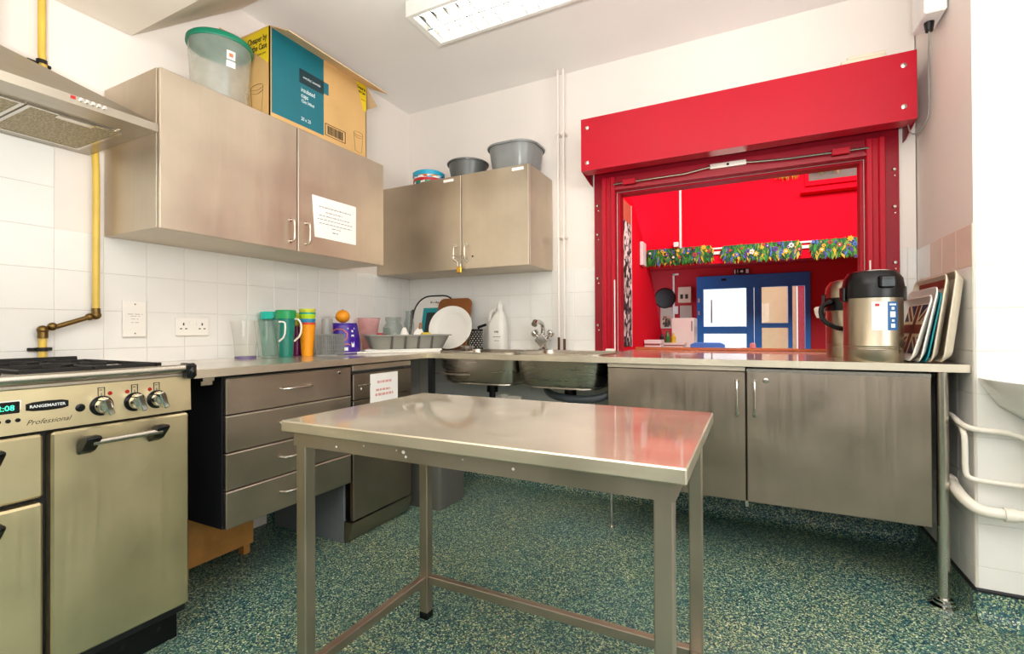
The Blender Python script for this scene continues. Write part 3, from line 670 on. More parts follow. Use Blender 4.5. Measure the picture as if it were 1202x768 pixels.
# ------------------------------------------------------------------ base unit, back run
BU = thing('base_cupboard', 'wide two-door stainless steel base cupboard under the serving hatch', 'cupboard', (2.31, -.3, .29))
g = G(); g.box((1.70, -.588, .292), (2.925, -.06, .868), .0015); part('carcass', g, M['blackmatt'], BU)
for x0, x1, zt, hx in ((1.701, 2.303, .848, 2.271), (2.309, 2.926, .862, 2.339)):
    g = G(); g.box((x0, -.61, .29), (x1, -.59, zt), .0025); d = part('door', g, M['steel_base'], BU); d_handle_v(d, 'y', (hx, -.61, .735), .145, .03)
g = G(); g.box((1.70, -.607, .851), (2.303, -.589, .868)); part('top_strip', g, M['steel_v'], BU)
g = G(); g.box((2.309, -.6115, .848), (2.926, -.6098, .8615)); part('door_top_edge', g, M['satin'], BU)
g = G(); g.lathe([(0, 0), (.012, 0), (.011, .004), (.005, .005), (.005, .002), (0, .002)], (2.382, -.61, .813), 16, '-y'); part('lock', g, M['satin'], BU)
g = G(); g.box((2.3, -.6, .266), (2.312, -.59, .292)); part('hinge_pin', g, M['satin'], BU)

# ------------------------------------------------------------------ work table
TB = thing('work_table', 'freestanding stainless steel work table with square tube legs in the middle of the floor', 'table', (1.734, -1.76, 0))
X0, X1, YA, YB = 1.234, 2.234, -2.060, -1.457
g = G(); g.box((X0, YA, .771), (X1, YB, .80), .003, 2); part('tabletop', g, M['steel_top'], TB)
fr = .022
g = G(); g.box((X0 + fr, YA + fr, .733), (X1 - fr, YA + fr + .003, .771)); part('apron', g, M['steel_leg'], TB)
g = G(); g.box((X0 + fr, YB - fr - .003, .733), (X1 - fr, YB - fr, .771)); part('apron', g, M['steel_leg'], TB)
g = G(); g.box((X0 + fr, YA + fr + .004, .733), (X0 + fr + .003, YB - fr - .004, .771)); part('apron', g, M['steel_leg'], TB)
g = G(); g.box((X1 - fr - .003, YA + fr + .004, .733), (X1 - fr, YB - fr - .004, .771)); part('apron', g, M['steel_leg'], TB)
LW = .034; ins = .026
for x in (X0 + ins, X1 - ins - LW):
    for y in (YA + ins, YB - ins - LW):
        g = G(); g.box((x, y, .024), (x + LW, y + LW, .771), .0025, 2); l = part('leg', g, M['steel_leg'], TB)
        g = G(); g.box((x - .001, y - .001, 0), (x + LW + .001, y + LW + .001, .026), .003); part('foot', g, M['black'], l, 'black plastic foot')
for a, b in (((X0 + ins + .004, YA + ins + LW, .128), (X0 + ins + .030, YB - ins - LW, .156)), ((X1 - ins - .030, YA + ins + LW, .128), (X1 - ins - .004, YB - ins - LW, .156)), ((X0 + ins + LW, YB - ins - .030, .128), (X1 - ins - LW, YB - ins - .004, .156))):
    g = G(); g.box(a, b, .002); part('stretcher', g, M['steel_leg'], TB)
g = G()
for x, y, z, r in ((1.62, YA + fr - .0005, .755, .004), (1.627, YA + fr - .0005, .745, .003), (1.60, YA + fr - .0005, .757, .0018), (1.5, YA + fr - .0005, .757, .0018), (1.78, YA + fr - .0005, .757, .0018), (1.9, YA + fr - .0005, .752, .003), (1.41, YA + fr - .0005, .745, .003)): g.ball((x, y, z), r, (1.2, .15, 1), 8, 6)
o = part('paint_splash', g, M['sealant'], TB, 'dried white splashes on the front apron'); o['kind'] = 'stuff'

# ------------------------------------------------------------------ serving hatch: roller shutter, guides and reveal
g = G(); g.box((1.60, .002, ZC + .002), (1.616, .08, OZ1)); g.box((2.816, .002, ZC + .002), (2.83, .08, OZ1)); g.box((1.616, .002, 1.858), (2.816, .08, OZ1)); struct('trim_9', g, M['red'])
RS = thing('roller_shutter', 'red roller shutter with its boxed housing and side guides around the serving hatch', 'shutter', (2.213, -.1, ZC))
g = G(); hx0, hx1, hz0, hz1, hy = 1.447, 2.985, 1.955, 2.258, -.231
g.prism([(hx0, hy, hz0), (hx0, hy, hz1), (hx0, -.002, hz1), (hx0, -.002, hz1 - .003), (hx0, hy + .003, hz1 - .003), (hx0, hy + .003, hz0 + .003), (hx0, hy + .09, hz0 + .003), (hx0, hy + .09, hz0)], (hx1 - hx0, 0, 0)); hs = part('housing', g, M['red'], RS)
for x in (hx0 - .002, hx1 - .001):
    g = G(); g.prism([(x, hy + .002, hz0 + .002), (x, hy + .002, hz1 - .001), (x, -.002, hz1 - .001), (x, -.002, hz0 - .03), (x, -.05, hz0 - .03)], (.003, 0, 0)); part('end_plate', g, M['red_dark'], hs)
for x in (hx0 + .035, hx1 - .045):
    for z in (hz0 + .045, hz1 - .055) if x < 2 else (hz0 + .06, hz1 - .06):
        g = G(); g.lathe([(0, 0), (.012, 0), (.011, .003), (.004, .006), (0, .006)], (x, hy, z), 14, '-y'); part('bolt', g, M['satin'], hs)
g = G(); g.box((1.458, -.012, 1.871), (2.968, -.003, 2.24)); part('back_plate', g, M['red_dark'], RS)
g = G(); g.cyl((hx0 + .02, -.095, 2.09), (hx1 - .02, -.095, 2.09), .075, 24); part('curtain_roll', g, M['red_dark'], RS)
g = G(); g.box((1.60, -.052, 1.865), (2.83, -.03, 1.955), .002); g.box((1.60, -.072, 1.868), (2.83, -.03, 1.882)); br = part('bottom_bar', g, M['red_dark'], RS)
g = G(); g.tube([(1.59, -.07, 1.903), (2.0, -.07, 1.906), (2.09, -.07, 1.918), (2.13, -.07, 1.922)], .006, 10); g.tube([(2.30, -.07, 1.922), (2.36, -.07, 1.916), (2.5, -.07, 1.908), (2.84, -.07, 1.905)], .006, 10); part('lock_rod', g, M['satin'], br, 'bare metal locking rod')
g = G(); g.box((2.13, -.076, 1.909), (2.31, -.052, 1.938), .002); lp = part('lock_plate', g, M['satin'], br, 'bare metal lock plate')
g = G(); g.lathe([(0, 0), (.007, 0), (.007, .003), (0, .003)], (2.22, -.076, 1.923), 12, '-y'); part('keyhole', g, M['black'], br)
for x in (1.65, 2.69):
    g = G(); g.box((x, -.082, 1.89), (x + .075, -.052, 1.922), .002); part('rod_bracket', g, M['red'], br)
for s, xa, xb, xc, xd in ((1, 1.458, 1.516, 1.52, 1.60), (-1, 2.912, 2.968, 2.83, 2.906)):
    g = G(); g.box((xa, -.014, ZC + .001), (xb, -.002, 1.953), .001); fl = part('guide_flange', g, M['red_dark'], RS)
    g = G(); g.box((xc, -.068, ZC + .001), (xc + .026, -.013, 1.953), .004); g.box((xd - .026, -.068, ZC + .001), (xd, -.013, 1.953), .004); g.box((xc + .02, -.05, ZC + .001), (xd - .02, -.013, 1.953)); part('guide_channel', g, M['red'], RS)
    for z in (1.06, 1.35, 1.62, 1.80):
        x = (xa + xb) / 2 - s * .008
        g = G(); g.lathe([(0, 0), (.009, 0), (.009, .004), (.005, .008), (0, .008)], (x, -.014, z), 12, '-y'); part('bolt', g, M['satin'], fl)
        g = G(); g.lathe([(0, 0), (.0045, 0), (0, .004)], (x + .004, -.014, z - .03), 10, '-y'); part('screw', g, M['satin'], fl)
for x, z1 in ((1.595, 1.33), (2.838, 1.36)):
    g = G(); g.box((x, -.074, ZC + .001), (x + .006, -.069, z1)); part('seal_strip', g, M['frame_white'], RS, 'white seal strip')
g = G(); g.box((1.545, -.10, ZC), (1.60, -.075, ZC + .018), .006, 2); solo('white_cloth', g, M['sealant'], 'small white cloth lying on the worktop at the left foot of the red hatch', 'cloth')
g = G(); m = Matrix.Translation((2.79, -.12, hz1 + .001)) @ Matrix.Rotation(math.radians(3), 4, 'Z'); g.m = m; g.box((-.085, -.106, 0), (.085, .08, .016), .001); g.box((-.06, -.104, .016), (.083, .07, .032), .002)
solo('board_offcut', g, M['beige'], 'pale board offcut lying on top of the red shutter housing', 'board')
# power spur and its cable on the right-hand wall above the hatch
SP = thing('power_spur', 'white electrical box with black plug high on the wall right of the shutter', 'electrical box', (XR - .03, -.30, 2.30))
g = G(); g.box((XR - .075, -.44, 2.30), (XR - .002, -.27, 2.68), .006); part('box', g, M['spur'], SP)
g = G(); g.box((XR - .055, -.262, 2.34), (XR - .002, -.20, 2.68), .004); part('terminal_cover', g, M['beige'], SP)
g = G(); g.cyl((XR - .04, -.36, 2.299), (XR - .04, -.36, 2.262), .018, 12, .013); part('plug', g, M['black'], SP)
g = G(); g.tube([(XR - .04, -.36, 2.265), (XR - .04, -.36, 2.22), (XR - .03, -.31, 2.17), (XR - .02, -.27, 2.10), (XR - .015, -.26, 1.98), (XR - .02, -.25, 1.93), (XR - .045, -.2, 1.895), (XR - .06, -.17, 1.91), (XR - .065, -.16, 1.955)], .003, 8, smooth=2); part('cable', g, M['greyplastic'], SP)

# two thin painted pipes up the back wall
for x, lab, zc in ((1.2335, 'left-hand slim cream-painted pipe of the pair up the back wall', .955), (1.271, 'right-hand slim cream-painted pipe of the pair up the back wall', .945)):
    R_ = thing('wall_pipe', lab, 'pipe', (x, -.055, .91))
    g = G(); g.tube([(x, -.055, zc), (x, -.055, 2.2), (x, -.12, 2.6), (x, -.13, H)] if 0 else [(x, -.055, zc), (x, -.055, 2.684)], .0075, 10); part('pipe', g, M['paint'], R_)
    g = G(); g.cyl((x, -.055, ZC + .004), (x, -.055, zc + .03), .008, 10); part('pipe_tail', g, M['copper'], R_, 'bare copper end')
    for z in (1.62, 2.28):
        g = G(); g.box((x - .010, -.064, z - .006), (x + .010, -.0, z + .006), .001); part('pipe_clip', g, M['paint'], R_)
g = G(); g.box((1.19, -.085, ZC), (1.31, -.035, ZC + .004)); solo('pipe_plate', g, M['copper'], 'small stained plate under the two pipes behind the sinks', 'plate')

# ------------------------------------------------------------------ electric points on the left wall
SW = thing('cooker_switch', 'tall white double wall plate on the tiles beside the gas pipe', 'wall plate', (.005, -1.818, 1.012))
g = G(); g.box((.0005, -1.861, 1.010), (.012, -1.775, 1.163), .003); part('plate', g, M['white'], SW)
for z in (1.025, 1.148):
    g = G(); g.lathe([(0, 0), (.0035, 0), (.003, .001), (0, .001)], (.012, -1.818, z), 10, 'x'); part('screw', g, M['satin'], SW)
scribble(SW, lambda u, z: (.0122, u, z), [(-1.845, -1.79, 1.105, .002), (-1.835, -1.80, 1.097, .0015), (-1.832, -1.805, 1.085, .0015), (-1.832, -1.805, 1.07, .002)], M['ink_grey'])
SK = thing('double_socket', 'white double plug socket on the tiles behind the worktop', 'socket', (.005, -1.583, 1.01))
g = G(); g.box((.0005, -1.657, 1.012), (.011, -1.511, 1.098), .003); part('plate', g, M['white'], SK)
for y in (-1.625, -1.543):
    for dy, z, sz in ((0, 1.066, (.003, .006)), (-.011, 1.045, (.0045, .0025)), (.011, 1.045, (.0045, .0025))):
        g = G(); g.box((.0105, y + dy - sz[0], z - sz[1]), (.0113, y + dy + sz[0], z + sz[1])); part('pin_hole', g, M['ink'], SK)
    g = G(); g.box((.011, y + (.022 if y < -1.6 else -.028), 1.062), (.015, y + (.030 if y < -1.6 else -.020), 1.08), .001); part('switch', g, M['white'], SK)

# ------------------------------------------------------------------ on top of the cupboards
ZU = 2.0085
TU = thing('storage_tub', 'cloudy clear round plastic tub with a dark green lid on the left cupboard', 'tub', (.27, -1.67, ZU))
tx, ty = .25, -1.605
g = G(); g.lathe([(0, .002), (.098, .0), (.106, .012), (.121, .262)], (tx, ty, ZU), 40); part('tub_body', g, M['tubclear'], TU)
g = G(); g.lathe([(.115, .262), (.127, .26), (.129, .265), (.127, .282), (.121, .288), (.0, .286), (0, .282), (.118, .278)], (tx, ty, ZU), 40); part('lid', g, M['tubgreen'], TU)
def around(cx, cy, r, ang, dz, z0): return None
ang = math.radians(-12)
for w0, h0, z, m, nm in ((.034, .036, .195, 'white', 'sticker'), (.036, .026, .158, 'white', 'sticker'), (.016, .016, .195, 'orange_line', 'sticker_print')):
    g = G(); t = bmesh.new(); rows = []
    for zz, rr in ((z - h0 / 2, 0), (z + h0 / 2, 0)):
        rb = .106 + (.121 - .106) * (zz - .012) / .25 + (.0006 if m == 'white' else .001); rows.append([t.verts.new((tx + rb * math.cos(ang + (k - 3) / 6 * w0 / rb), ty + rb * math.sin(ang + (k - 3) / 6 * w0 / rb), ZU + zz)) for k in range(7)])
    for k in range(6): t.faces.new((rows[0][k], rows[0][k + 1], rows[1][k + 1], rows[1][k]))
    g._merge(t); part(nm, g, M[m], TU)
# open cardboard box
CB = thing('cardboard_box', 'long brown cardboard box with a teal printed panel, open flaps, on the left cupboard', 'box', (.2, -1.145, ZU))
bx0, bx1, by0, by1, bz = .085, .372, -1.455, -.842, ZU + .42
g = G(); th = .005
g.box((bx0, by0, ZU), (bx1, by1, ZU + th)); g.box((bx1 - th, by0, ZU), (bx1, by1, bz)); g.box((bx0, by0, ZU), (bx0 + th, by1, bz)); g.box((bx0, by0, ZU), (bx1, by0 + th, bz)); g.box((bx0, by1 - th, ZU), (bx1, by1, bz))
part('carton', g, M['card'], CB)
g = G(); g.box((0, by0 + .002, 0), (.145, by1 + .03, .004), mtx=Matrix.Translation((bx1 - .002, 0, bz)) @ Matrix.Rotation(math.radians(25), 4, 'Y')); part('flap', g, M['card_in'], CB)
g = G(); g.box((0, by0 + .002, 0), (.145, by1 - .002, .004), mtx=Matrix.Translation((bx0 - .003, 0, bz)) @ Matrix.Rotation(math.radians(-130), 4, 'Y')); part('flap', g, M['card_in'], CB)
g = G(); g.box((bx0 + .03, 0, 0), (bx1 - .006, .14, .004), mtx=Matrix.Translation((0, by0 + .002, bz)) @ Matrix.Rotation(math.radians(14), 4, 'X')); part('flap', g, M['card_in'], CB)
g = G(); g.box((bx0 + .006, 0, 0), (bx1 - .006, .12, .004), mtx=Matrix.Translation((0, by1 + .002, bz)) @ Matrix.Rotation(math.radians(-40), 4, 'X')); part('flap', g, M['card_in'], CB)
fx = bx1 + .0006
def decal(name, mat, pts, x=fx, th=.0004):
    g = G(); g.prism([(x - th, a, b) for a, b in pts], (th * 2, 0, 0)); return part(name, g, M[mat], CB)
zb0 = ZU + .028
decal('printed_panel', 'teal', [(-1.444, zb0), (-1.147, zb0), (-1.147, bz - .003), (-1.444, bz - .003)])
decal('printed_tab', 'teal', [(-1.147, bz - .175), (-1.115, bz - .175), (-1.115, bz - .115), (-1.147, bz - .115)])
decal('printed_label', 'tealdark', [(-1.295, bz - .185), (-1.147, bz - .185), (-1.147, bz - .115), (-1.295, bz - .115)], fx + .0006)
text('everyday | essentials', .017, on_left(fx + .0014, -1.221, bz - .15), M['ink_white'], CB, sx=.75)
text('insulated', .031, on_left(fx + .0008, -1.285, bz - .215), M['ink_white'], CB, align='LEFT', sx=.75)
text('cups', .031, on_left(fx + .0008, -1.285, bz - .243), M['ink_white'], CB, align='LEFT', sx=.75)
text('12oz 340ml', .022, on_left(fx + .0008, -1.285, bz - .27), M['ink_white'], CB, align='LEFT', sx=.75)
text('20 x 25', .024, on_left(fx + .0008, -1.285, ZU + .062), M['ink_white'], CB, align='LEFT', sx=.8)
decal('printed_corner', 'yellow', [(-.92, bz - .004), (-.844, bz - .004), (-.844, bz - .15), (-.868, bz - .15)])
text('Cheaper by', .02, on_left(fx + .0008, -.882, bz - .03), M['ink'], CB, bold=.0006, sx=.68); text('the Case', .02, on_left(fx + .0008, -.878, bz - .052), M['ink'], CB, bold=.0006, sx=.7)
text('lower price', .010, on_left(fx + .0008, -.868, bz - .09), M['ink'], CB, sx=.7)
g = G()
for a, b, c, d in ((-1.138, ZU + .035, -1.0, ZU + .038), (-1.138, ZU + .095, -1.0, ZU + .098), (-1.138, ZU + .035, -1.134, ZU + .098), (-1.004, ZU + .035, -1.0, ZU + .098)): g.box((fx - .0003, a, b), (fx + .0006, c, d))
y = -1.122
while y < -1.018:
    l = random.choice((.002, .003, .0045)); g.box((fx - .0003, y, ZU + .045), (fx + .0006, y + l, ZU + .089)); y += l + random.choice((.002, .0035))
o = part('barcode', g, M['ink'], CB); o['kind'] = 'stuff'
def cup_drawing(mk, c, z, s=1):
    P = []
    for k in range(25): a = 2 * PI * k / 24; P.append(mk(c + .034 * s * math.cos(a), z + .105 * s + .010 * s * math.sin(a)))
    g = G(); g.tube(P[:-1], .0009, 4, closed=True)
    g.tube([mk(c - .034 * s, z + .105 * s), mk(c - .024 * s, z + .006), mk(c, z), mk(c + .024 * s, z + .006), mk(c + .034 * s, z + .105 * s)], .0009, 4); g.tube([mk(c - .034 * s, z + .09 * s), mk(c, z + .078 * s), mk(c + .034 * s, z + .09 * s)], .0009, 4, smooth=2)
    return part('cup_drawing', g, M['ink_grey'] if 0 else M['brass'], CB)
cup_drawing(lambda u, z: (fx, u, z), -.905, ZU + .02)
fy = by0 - .0006
def decal_y(name, mat, pts): g = G(); g.prism([(a, fy - .0003, b) for a, b in pts], (0, .0008, 0)); return part(name, g, M[mat], CB)
decal_y('printed_corner', 'yellow', [(.15, bz - .012), (.366, bz - .002), (.366, bz - .17)])
text('Cheaper by', .04, on_back(.288, fy - .001, bz - .045), M['ink'], CB, bold=.0008, sx=.72); text('the Case', .04, on_back(.305, fy - .001, bz - .083), M['ink'], CB, bold=.0008, sx=.72)
text('lower price', .016, on_back(.32, fy - .001, bz - .115), M['ink'], CB, sx=.8)
cup_drawing(lambda u, z: (u, fy, z), .285, ZU + .02, 1.3)

# tin and basins on the back wall cupboard
TN = thing('sweet_tub', 'small round bright blue tub with a busy coloured band on the back wall cupboard', 'tub', (.44, -.235, ZU))
cx, cy = .365, -.245
g = G(); g.lathe([(0, 0), (.092, 0), (.098, .008), (.102, .066), (0, .066)], (cx, cy, ZU), 36); part('tub_body', g, pattern_mat('tin_band_print', ['f0f0ee', '2aa6c9', 'c8323c', 'e9e4dc', '1a3a8a', '0f8a62', 'f0f0ee', 'd98a2a'], 30, .35, (1, 1, 2)), TN)
g = G(); g.lathe([(.1035, .036), (.1035, .055), (.1025, .055), (.1025, .036), (.1035, .036)], (cx, cy, ZU - .014), 36); part('red_band', g, M['lidred'], TN)
g = G(); g.lathe([(.102, .062), (.107, .060), (.108, .085), (.1, .092), (0, .094), (0, .07), (.1, .066)], (cx, cy, ZU), 36); part('lid', g, M['tinblue'], TN)
g = G(); g.lathe([(0, 0), (.095, 0), (.108, .01), (.128, .112), (.137, .112), (.139, .118), (.135, .124), (.125, .122), (.104, .014), (.09, .006), (0, .005)], (.655, -.205, ZU), 40)
solo('round_basin', g, M['darkbowl'], 'dark grey round plastic basin between the blue tub and the large grey basin', 'basin')
def basin_sq(c, L, W, h, z):
    g = G(); k = lambda s, zz, r: [(c[0] + x, c[1] + y, z + zz) for x, y in rrect(L * s, W * s, r, 6)]
    rings = [k(.80, 0, .08), k(.86, .012, .09), k(1, h - .01, .11), k(1.07, h - .012, .12), k(1.08, h - .004, .12), k(1.07, h, .12), k(.985, h - .002, .11), k(.84, .016, .09), k(.78, .006, .08)]
    t = bmesh.new(); R = [[t.verts.new(p) for p in r] for r in rings]
    for A, B in zip(R, R[1:]):
        for q in range(len(A)): t.faces.new((A[q], A[(q + 1) % len(A)], B[(q + 1) % len(A)], B[q]))
    t.faces.new(R[0][::-1]); t.faces.new(R[-1]); bmesh.ops.recalc_face_normals(t, faces=t.faces); return g._merge(t)
solo('washing_up_bowl', basin_sq((1.005, -.19), .315, .30, .165, ZU), M['greybowl'], 'large mid grey rounded washing-up bowl on the right end of the back wall cupboard', 'bowl')

# ------------------------------------------------------------------ things on the left worktop
def jug(name, label, x, y, h, r0, r1, mat, hang, extra=None):
    J = thing(name, label, 'jug', (x, y, ZC)); g = G(Matrix.Translation((x, y, ZC)) @ Matrix.Rotation(hang, 4, 'Z'))
    prof = [(0, .001), (r0 * .94, 0), (r0, .006), (r1, h)]
    t = bmesh.new(); seg = 36; rings = []
    for r, z in prof:
        if r == 0: rings.append([t.verts.new((0, 0, z))]); continue
        row = []
        for k in range(seg):
            a = 2 * PI * k / seg; sp = max(0, math.cos(a - PI)) ** 16 * .022 * max(0, (z / h - .72) / .28); row.append(t.verts.new(((r + sp) * math.cos(a), (r + sp) * math.sin(a), z)))
        rings.append(row)
    for A, B in zip(rings, rings[1:]):
        for k in range(seg):
            q = (k + 1) % seg
            if len(A) == 1: t.faces.new((A[0], B[q], B[k]))
            elif len(B) == 1: t.faces.new((A[k], A[q], B[0]))
            else: t.faces.new((A[k], A[q], B[q], B[k]))
    bmesh.ops.recalc_face_normals(t, faces=t.faces); g._merge(t); part('jug_body', g, mat, J)
    return J
def jug_handle(J, x, y, hang, pts, r, mat, flat=1):
    g = G(Matrix.Translation((x, y, ZC)) @ Matrix.Rotation(hang, 4, 'Z')); g.tube([(a, 0, b) for a, b in pts], r, 8, smooth=1); return part('handle', g, mat, J)
ha = math.radians(27)
J1 = jug('clear_jug', 'clear plastic jug with a smoky purple base, leftmost on the worktop', .12, -1.40, .185, .046, .054, M['jug'], ha)
g = G(); g.lathe([(0, .001), (.047, .0), (.0475, .010), (0, .012)], (.12, -1.40, ZC), 32); part('coloured_base', g, M['base_purple'], J1, 'smoky purple base')
J2 = jug('clear_jug', 'clear plastic jug with an angular handle in front of the teal jug', .215, -1.345, .185, .045, .052, M['jug'], ha)
jug_handle(J2, .215, -1.345, ha, [(.05, .178), (.074, .178), (.082, .165), (.078, .105), (.05, .082)], .004, M['frame_white'])
J3 = jug('teal_jug', 'translucent teal jug with a bright turquoise lid behind the clear jugs', .068, -1.212, .2, .05, .058, M['jug_teal'], ha)
g = G(); g.lathe([(.0, .2), (.06, .2), (.061, .196), (.062, .228), (.058, .234), (0, .234)], (.068, -1.212, ZC), 32); part('lid', g, M['lid_teal'], J3)
J4 = jug('green_jug', 'dark green jug with a green lid and a curved handle beside the cup stack', .185, -1.226, .2, .036, .046, M['jug_green'], ha)
g = G(); g.lathe([(.0, .2), (.048, .2), (.049, .196), (.05, .234), (.046, .24), (0, .24)], (.185, -1.226, ZC), 32); part('lid', g, M['lid_green'], J4)
jug_handle(J4, .185, -1.226, ha, [(.046, .195), (.068, .192), (.082, .16), (.076, .11), (.044, .08)], .005, M['pvc'])
g = G(); g.lathe([(0, 0), (.036, 0), (.039, .01), (.042, .13), (.04, .16), (0, .165)], (.11, -1.10, ZC), 32); solo('purple_jug', g, M['magenta'], 'dark magenta plastic jug squeezed between the green jug and the cup stack', 'jug')
g = G(); g.lathe([(0, 0), (.022, 0), (.031, .235), (.029, .235), (.02, .004), (0, .004)], (.042, -1.045, ZC), 28); solo('tall_tumbler', g, M['cup_yellow'], 'tall mustard yellow tumbler behind the dark magenta jug, left of the cup stack', 'cup')
cups = [('orange', 'bottom orange tumbler of the stacked coloured cups', 0), ('red', 'red tumbler rim just above the orange cup in the stack', .012), ('blue', 'blue tumbler rim in the middle of the cup stack', .032), ('lime', 'lime green tumbler in the upper half of the cup stack', .056), ('teal', 'teal tumbler rim second from the top of the cup stack', .066), ('yellow', 'pale yellow-green tumbler on top of the cup stack', .085)]
for c, lab, dz in cups:
    g = G(); h = .165; g.lathe([(0, .001), (.0285, 0), (.030, .004), (.0395, h - .012), (.0415, h - .011), (.0422, h), (.0408, h), (.0385, h - .013), (.0288, .006), (0, .005)], (.20, -1.105, ZC + dz), 28)
    solo('tumbler', g, M['cup_' + c], lab, 'cup', 'stacked coloured tumblers on the worktop')
# cutlery basket
CBK = thing('cutlery_basket', 'grey open-mesh plastic cutlery basket on the worktop', 'basket', (.285, -1.025, ZC))
mb = Matrix.Translation((.285, -1.025, ZC)) @ Matrix.Rotation(math.radians(22), 4, 'Z')
W2, D2, H2 = .058, .045, .115
for nm, boxes in (('rim', [((-W2, -D2, H2 - .008), (W2, -D2 + .005, H2)), ((-W2, D2 - .005, H2 - .008), (W2, D2, H2)), ((-W2, -D2, H2 - .008), (-W2 + .005, D2, H2)), ((W2 - .005, -D2, H2 - .008), (W2, D2, H2))]), ('base', [((-W2, -D2, 0), (W2, D2, .006))])):
    g = G(mb)
    for a, b in boxes: g.box(a, b)
    part(nm, g, M['basket'], CBK)
g = G(mb)
for k in range(11):
    x = -W2 + .002 + k * (2 * W2 - .006) / 10
    for yy in (-D2, D2 - .003): g.box((x, yy, .004), (x + .0035, yy + .003, H2))
for k in range(8):
    yy = -D2 + k * (2 * D2 - .004) / 7
    for x in (-W2, W2 - .003): g.box((x, yy, .004), (x + .003, yy + .0035, H2))
for z in (.03, .055, .08):
    for yy in (-D2, D2 - .003): g.box((-W2, yy, z), (W2, yy + .003, z + .0035))
    for x in (-W2, W2 - .003): g.box((x, -D2, z), (x + .003, D2, z + .0035))
o = part('mesh_bars', g, M['basket'], CBK); o['kind'] = 'stuff'
g = G(); g.lathe([(.037, 0), (.037, .004), (.028, .185), (.025, .192), (0, .193)], (.270, -1.034, ZC + .0065), 28)
g2 = solo('upturned_cup', g, M['smoke'], 'upturned clear plastic tumbler standing in the grey cutlery basket', 'cup')
g = G(mb); g.lathe([(0, .0065), (.03, .0065), (.034, .10), (0, .10)], (0, 0, 0), 16) if 0 else None
# purple tub and the orange on it
PT = thing('chocolate_tub', 'purple cylindrical tub with an orange swirl under the orange fruit', 'tub', (.2, -.86, ZC))
px_, py_ = .215, -.872
g = G(); g.lathe([(0, 0), (.092, 0), (.096, .006), (.094, .09), (.082, .165), (.079, .168), (.079, .176), (.0, .178)], (px_, py_, ZC), 40); part('tub_body', g, M['purple'], PT)
def on_tub(a, z):
    r = .0955 if z < .09 else .0945 - (z - .09) / .075 * .012
    return (px_ + (r + .0006) * math.cos(a), py_ + (r + .0006) * math.sin(a), ZC + z)
A0 = math.atan2(-2.9 - py_, 2.33 - px_)
for nm, pts, r, m in (('swirl', [(-.75, .125), (-.4, .142), (.0, .14), (.28, .12), (.25, .09), (.0, .072), (-.2, .07)], .003, 'orange_line'), ('swirl', [(.05, .055), (.3, .058), (.45, .05)], .0028, 'orange_line'), ('lower_line', [(-1.4, .008), (-.7, .008), (0, .008), (.7, .008), (1.4, .008)], .0018, 'pvc')):
    P = [];
    for (a0, z0), (a1, z1) in zip(pts, pts[1:]):
        for k in range(5): P.append(on_tub(A0 + a0 + (a1 - a0) * k / 5, z0 + (z1 - z0) * k / 5))
    g = G(); g.tube(P, r, 6, smooth=1); part(nm, g, M[m], PT)
for a, z, w0, h0 in ((.62, .075, .018, .07), (.56, .145, .05, .008), (.2, .03, .02, .018), (.62, .13, .012, .012)):
    g = G(); t = bmesh.new(); q = [t.verts.new(on_tub(A0 + a + s * w0 / .19, z + u * h0 / 2)) for s, u in ((-1, -1), (1, -1), (1, 1), (-1, 1))]; t.faces.new(q); g._merge(t); part('white_print', g, M['ink_white'], PT)
g = G(); g.ball((px_, py_, ZC + .178 + .0375), .04, (1, 1, .94), 24, 16); OR = thing('orange', 'whole orange resting on the lid of the purple tub', 'fruit', (px_, py_, ZC + .178)); part('peel', g, M['orange'], OR)
g = G(); g.lathe([(0, 0), (.005, 0), (.003, .003), (0, .003)], (px_, py_, ZC + .2525), 8); part('stalk', g, M['bottle_green'], OR)

# draining corner: boards, rack and what stands in it
ra = math.radians(50); rm = Matrix.Translation((.40, -.53, ZC)) @ Matrix.Rotation(ra, 4, 'Z')
g = G(Matrix.Translation((.41, -.56, ZC + .0005)) @ Matrix.Rotation(math.radians(46), 4, 'Z')); g.box((-.34, -.13, 0), (.2, .17, .0105), .003); solo('chopping_board', g, M['whitetray'], 'large white plastic chopping board lying flat under the dish rack', 'chopping board')
g = G(Matrix.Translation((.44, -.50, ZC + .011)) @ Matrix.Rotation(math.radians(40), 4, 'Z')); g.box((-.29, -.13, 0), (.16, .15, .010), .003); solo('chopping_board', g, M['white'], 'second white chopping board lying between the large board and the dish rack', 'chopping board')
DR = thing('dish_rack', 'grey ribbed plastic dish draining rack standing on white boards in the corner', 'dish rack', (.40, -.53, ZC + .0215))
def rk(L, W, z, r=.04): return [(x, y, z) for x, y in rrect(L, W, r, 4)]
zr = .0215; rings = [rk(.42, .22, zr), rk(.49, .29, zr + .078), rk(.515, .315, zr + .078), rk(.515, .315, zr + .086), rk(.48, .28, zr + .086), rk(.41, .21, zr + .006)]
g = G(rm); t = bmesh.new(); R = [[t.verts.new(p) for p in r] for r in rings]
for A, B in zip(R, R[1:]):
    for q in range(len(A)): t.faces.new((A[q], A[(q + 1) % len(A)], B[(q + 1) % len(A)], B[q]))
t.faces.new(R[0][::-1]); t.faces.new(R[-1]); bmesh.ops.recalc_face_normals(t, faces=t.faces); g._merge(t); part('rack_body', g, M['rackgrey'], DR)
for x in (-.11, -.03, .05, .13):
    g = G(rm); g.prism([(x - .008, -.111, zr), (x + .008, -.111, zr), (x + .005, -.150, zr + .077), (x - .005, -.150, zr + .077)], (0, -.004, 0)); part('slot', g, M['slot'], DR, 'dark drain slot')
g = G(rm); g.box((-.12, -.146, zr + .01), (-.105, -.128, zr + .05), .002) if 0 else None
